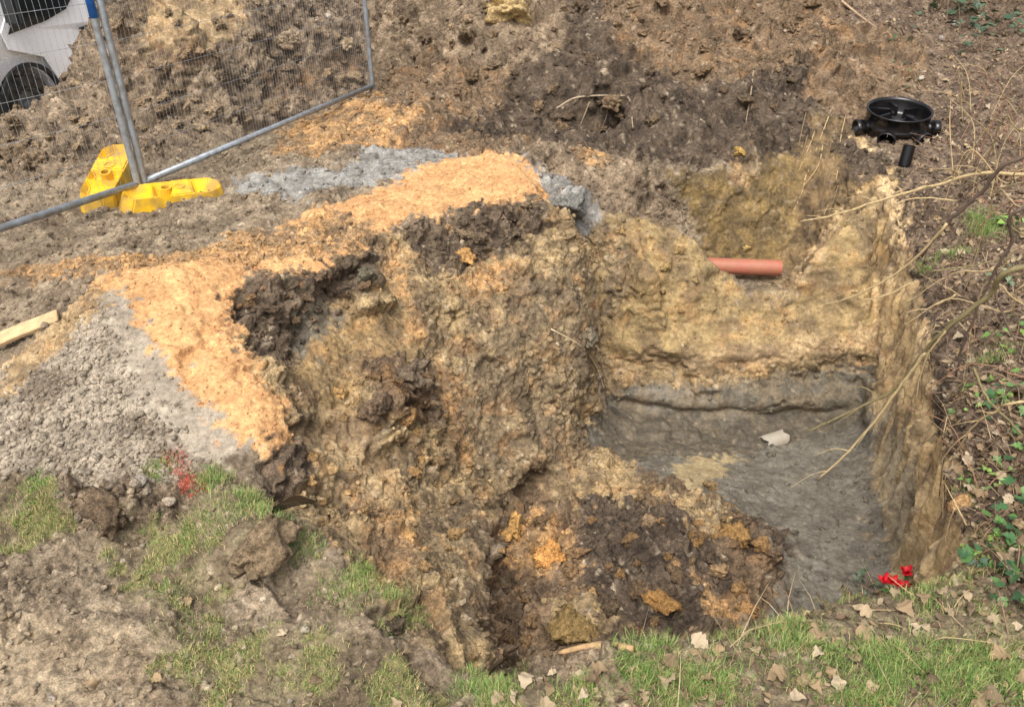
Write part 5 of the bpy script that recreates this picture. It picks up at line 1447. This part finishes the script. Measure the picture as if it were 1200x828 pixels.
ivy(1100, 12, .5, 70, .10, ID, 'dark evergreen creeper on the far upper bank', .25)
ivy(1165, 25, .45, 60, .10, ID, 'dark evergreen creeper beside the pale stone on the far bank', .3)
ivy(1050, 48, .14, 10, .07, ID, 'small dark creeper sprig on bare soil above the chamber', .12)
ivy(1150, 62, .2, 16, .08, ID, 'dark creeper sprig hanging low on the upper bank', .2)
ivy(1060, 90, .16, 12, .05, ID, 'small creeper sprig just behind the drain chamber', .08)
ivy(1185, 330, .12, 12, .045, [(96, 116, 84), (120, 134, 104)], 'grey green sprig under the dark branch', .08)
ivy(1015, 688, .08, 22, .03, [(64, 86, 60), (84, 104, 76)], 'small dark leafy weed at the rim beside the red flowers', .06)
ivy(1190, 400, .14, 26, .05, IL, 'green sprig on the bank where the thick branch crosses', .08)
ivy(1150, 560, .10, 16, .04, IL, 'light green sprig among litter at the wall top', .05)
ivy(1195, 480, .14, 30, .05, IG, 'ivy patch under the thin arching stems', .10)
ivy(1160, 660, .10, 20, .045, IG, 'ivy trailing over the near corner of the rim', .08)
ivy(1190, 270, .12, 16, .05, IL, 'green sprig at the end of the bright grass tuft', .1)
l, nr = G(1058, 697)
FL = empty('red_flower', tuple(l))
FL.scale = (1.5, 1.5, 1.35)
tag(FL, 'red flowers with green leaves at the near pit edge', 'flower')
for k, (fx, fy, fz) in enumerate([(-.042, 0, .055), (.04, .005, .055), (0, .02, .075), (.012, -.015, .05), (-.02, -.012, .05), (-.055, .015, .045), (.055, -.01, .042), (.025, .03, .06)]):
    fs_ = tube('stalk', [(fx * .2, fy * .2, -.02), (fx, fy, fz)], .002, M_ivy, FL, 5)
    stem_colour(fs_, (90, 120, 60))
    for j in range(7):
        a_ = j * 2 * math.pi / 7 + k
        tl = .25 + .5 * (j % 2)
        vs = []
        for i in range(5):
            t = i / 4
            wv = .011 * math.sin(math.pi * min(.93, t * .8 + .15))
            for sy in (-1, 0, 1):
                vs.append((t * .021, sy * wv * .8, .020 * t * tl + .004 * abs(sy) + (.004 * (t > .9))))
        fs2 = [(i * 3 + q, i * 3 + q + 1, i * 3 + q + 4, i * 3 + q + 3) for i in range(4) for q in (0, 1)]
        p_ = obj('petal', mesh('petal', vs, fs2, True), M_petal, FL)
        p_.location = (fx, fy, fz); p_.rotation_euler = (rnd.uniform(-.3, .3), -.3 * (j % 2), a_)
for k in range(12):
    o = bpy.data.objects.new('leaf', IVY); COL.objects.link(o); o.parent = FL
    a_ = k * .52
    o.location = (.035 * math.cos(a_), .03 * math.sin(a_), .012 + .012 * (k % 3)); s = rnd.uniform(.03, .05); o.scale = (s, s, s)
    o.rotation_euler = (rnd.uniform(-.3, .3), -.35, a_); stem_colour(o, rnd.choice(IL))
print('done', round(time.time() - T0, 1), 'objects', len(bpy.data.objects))
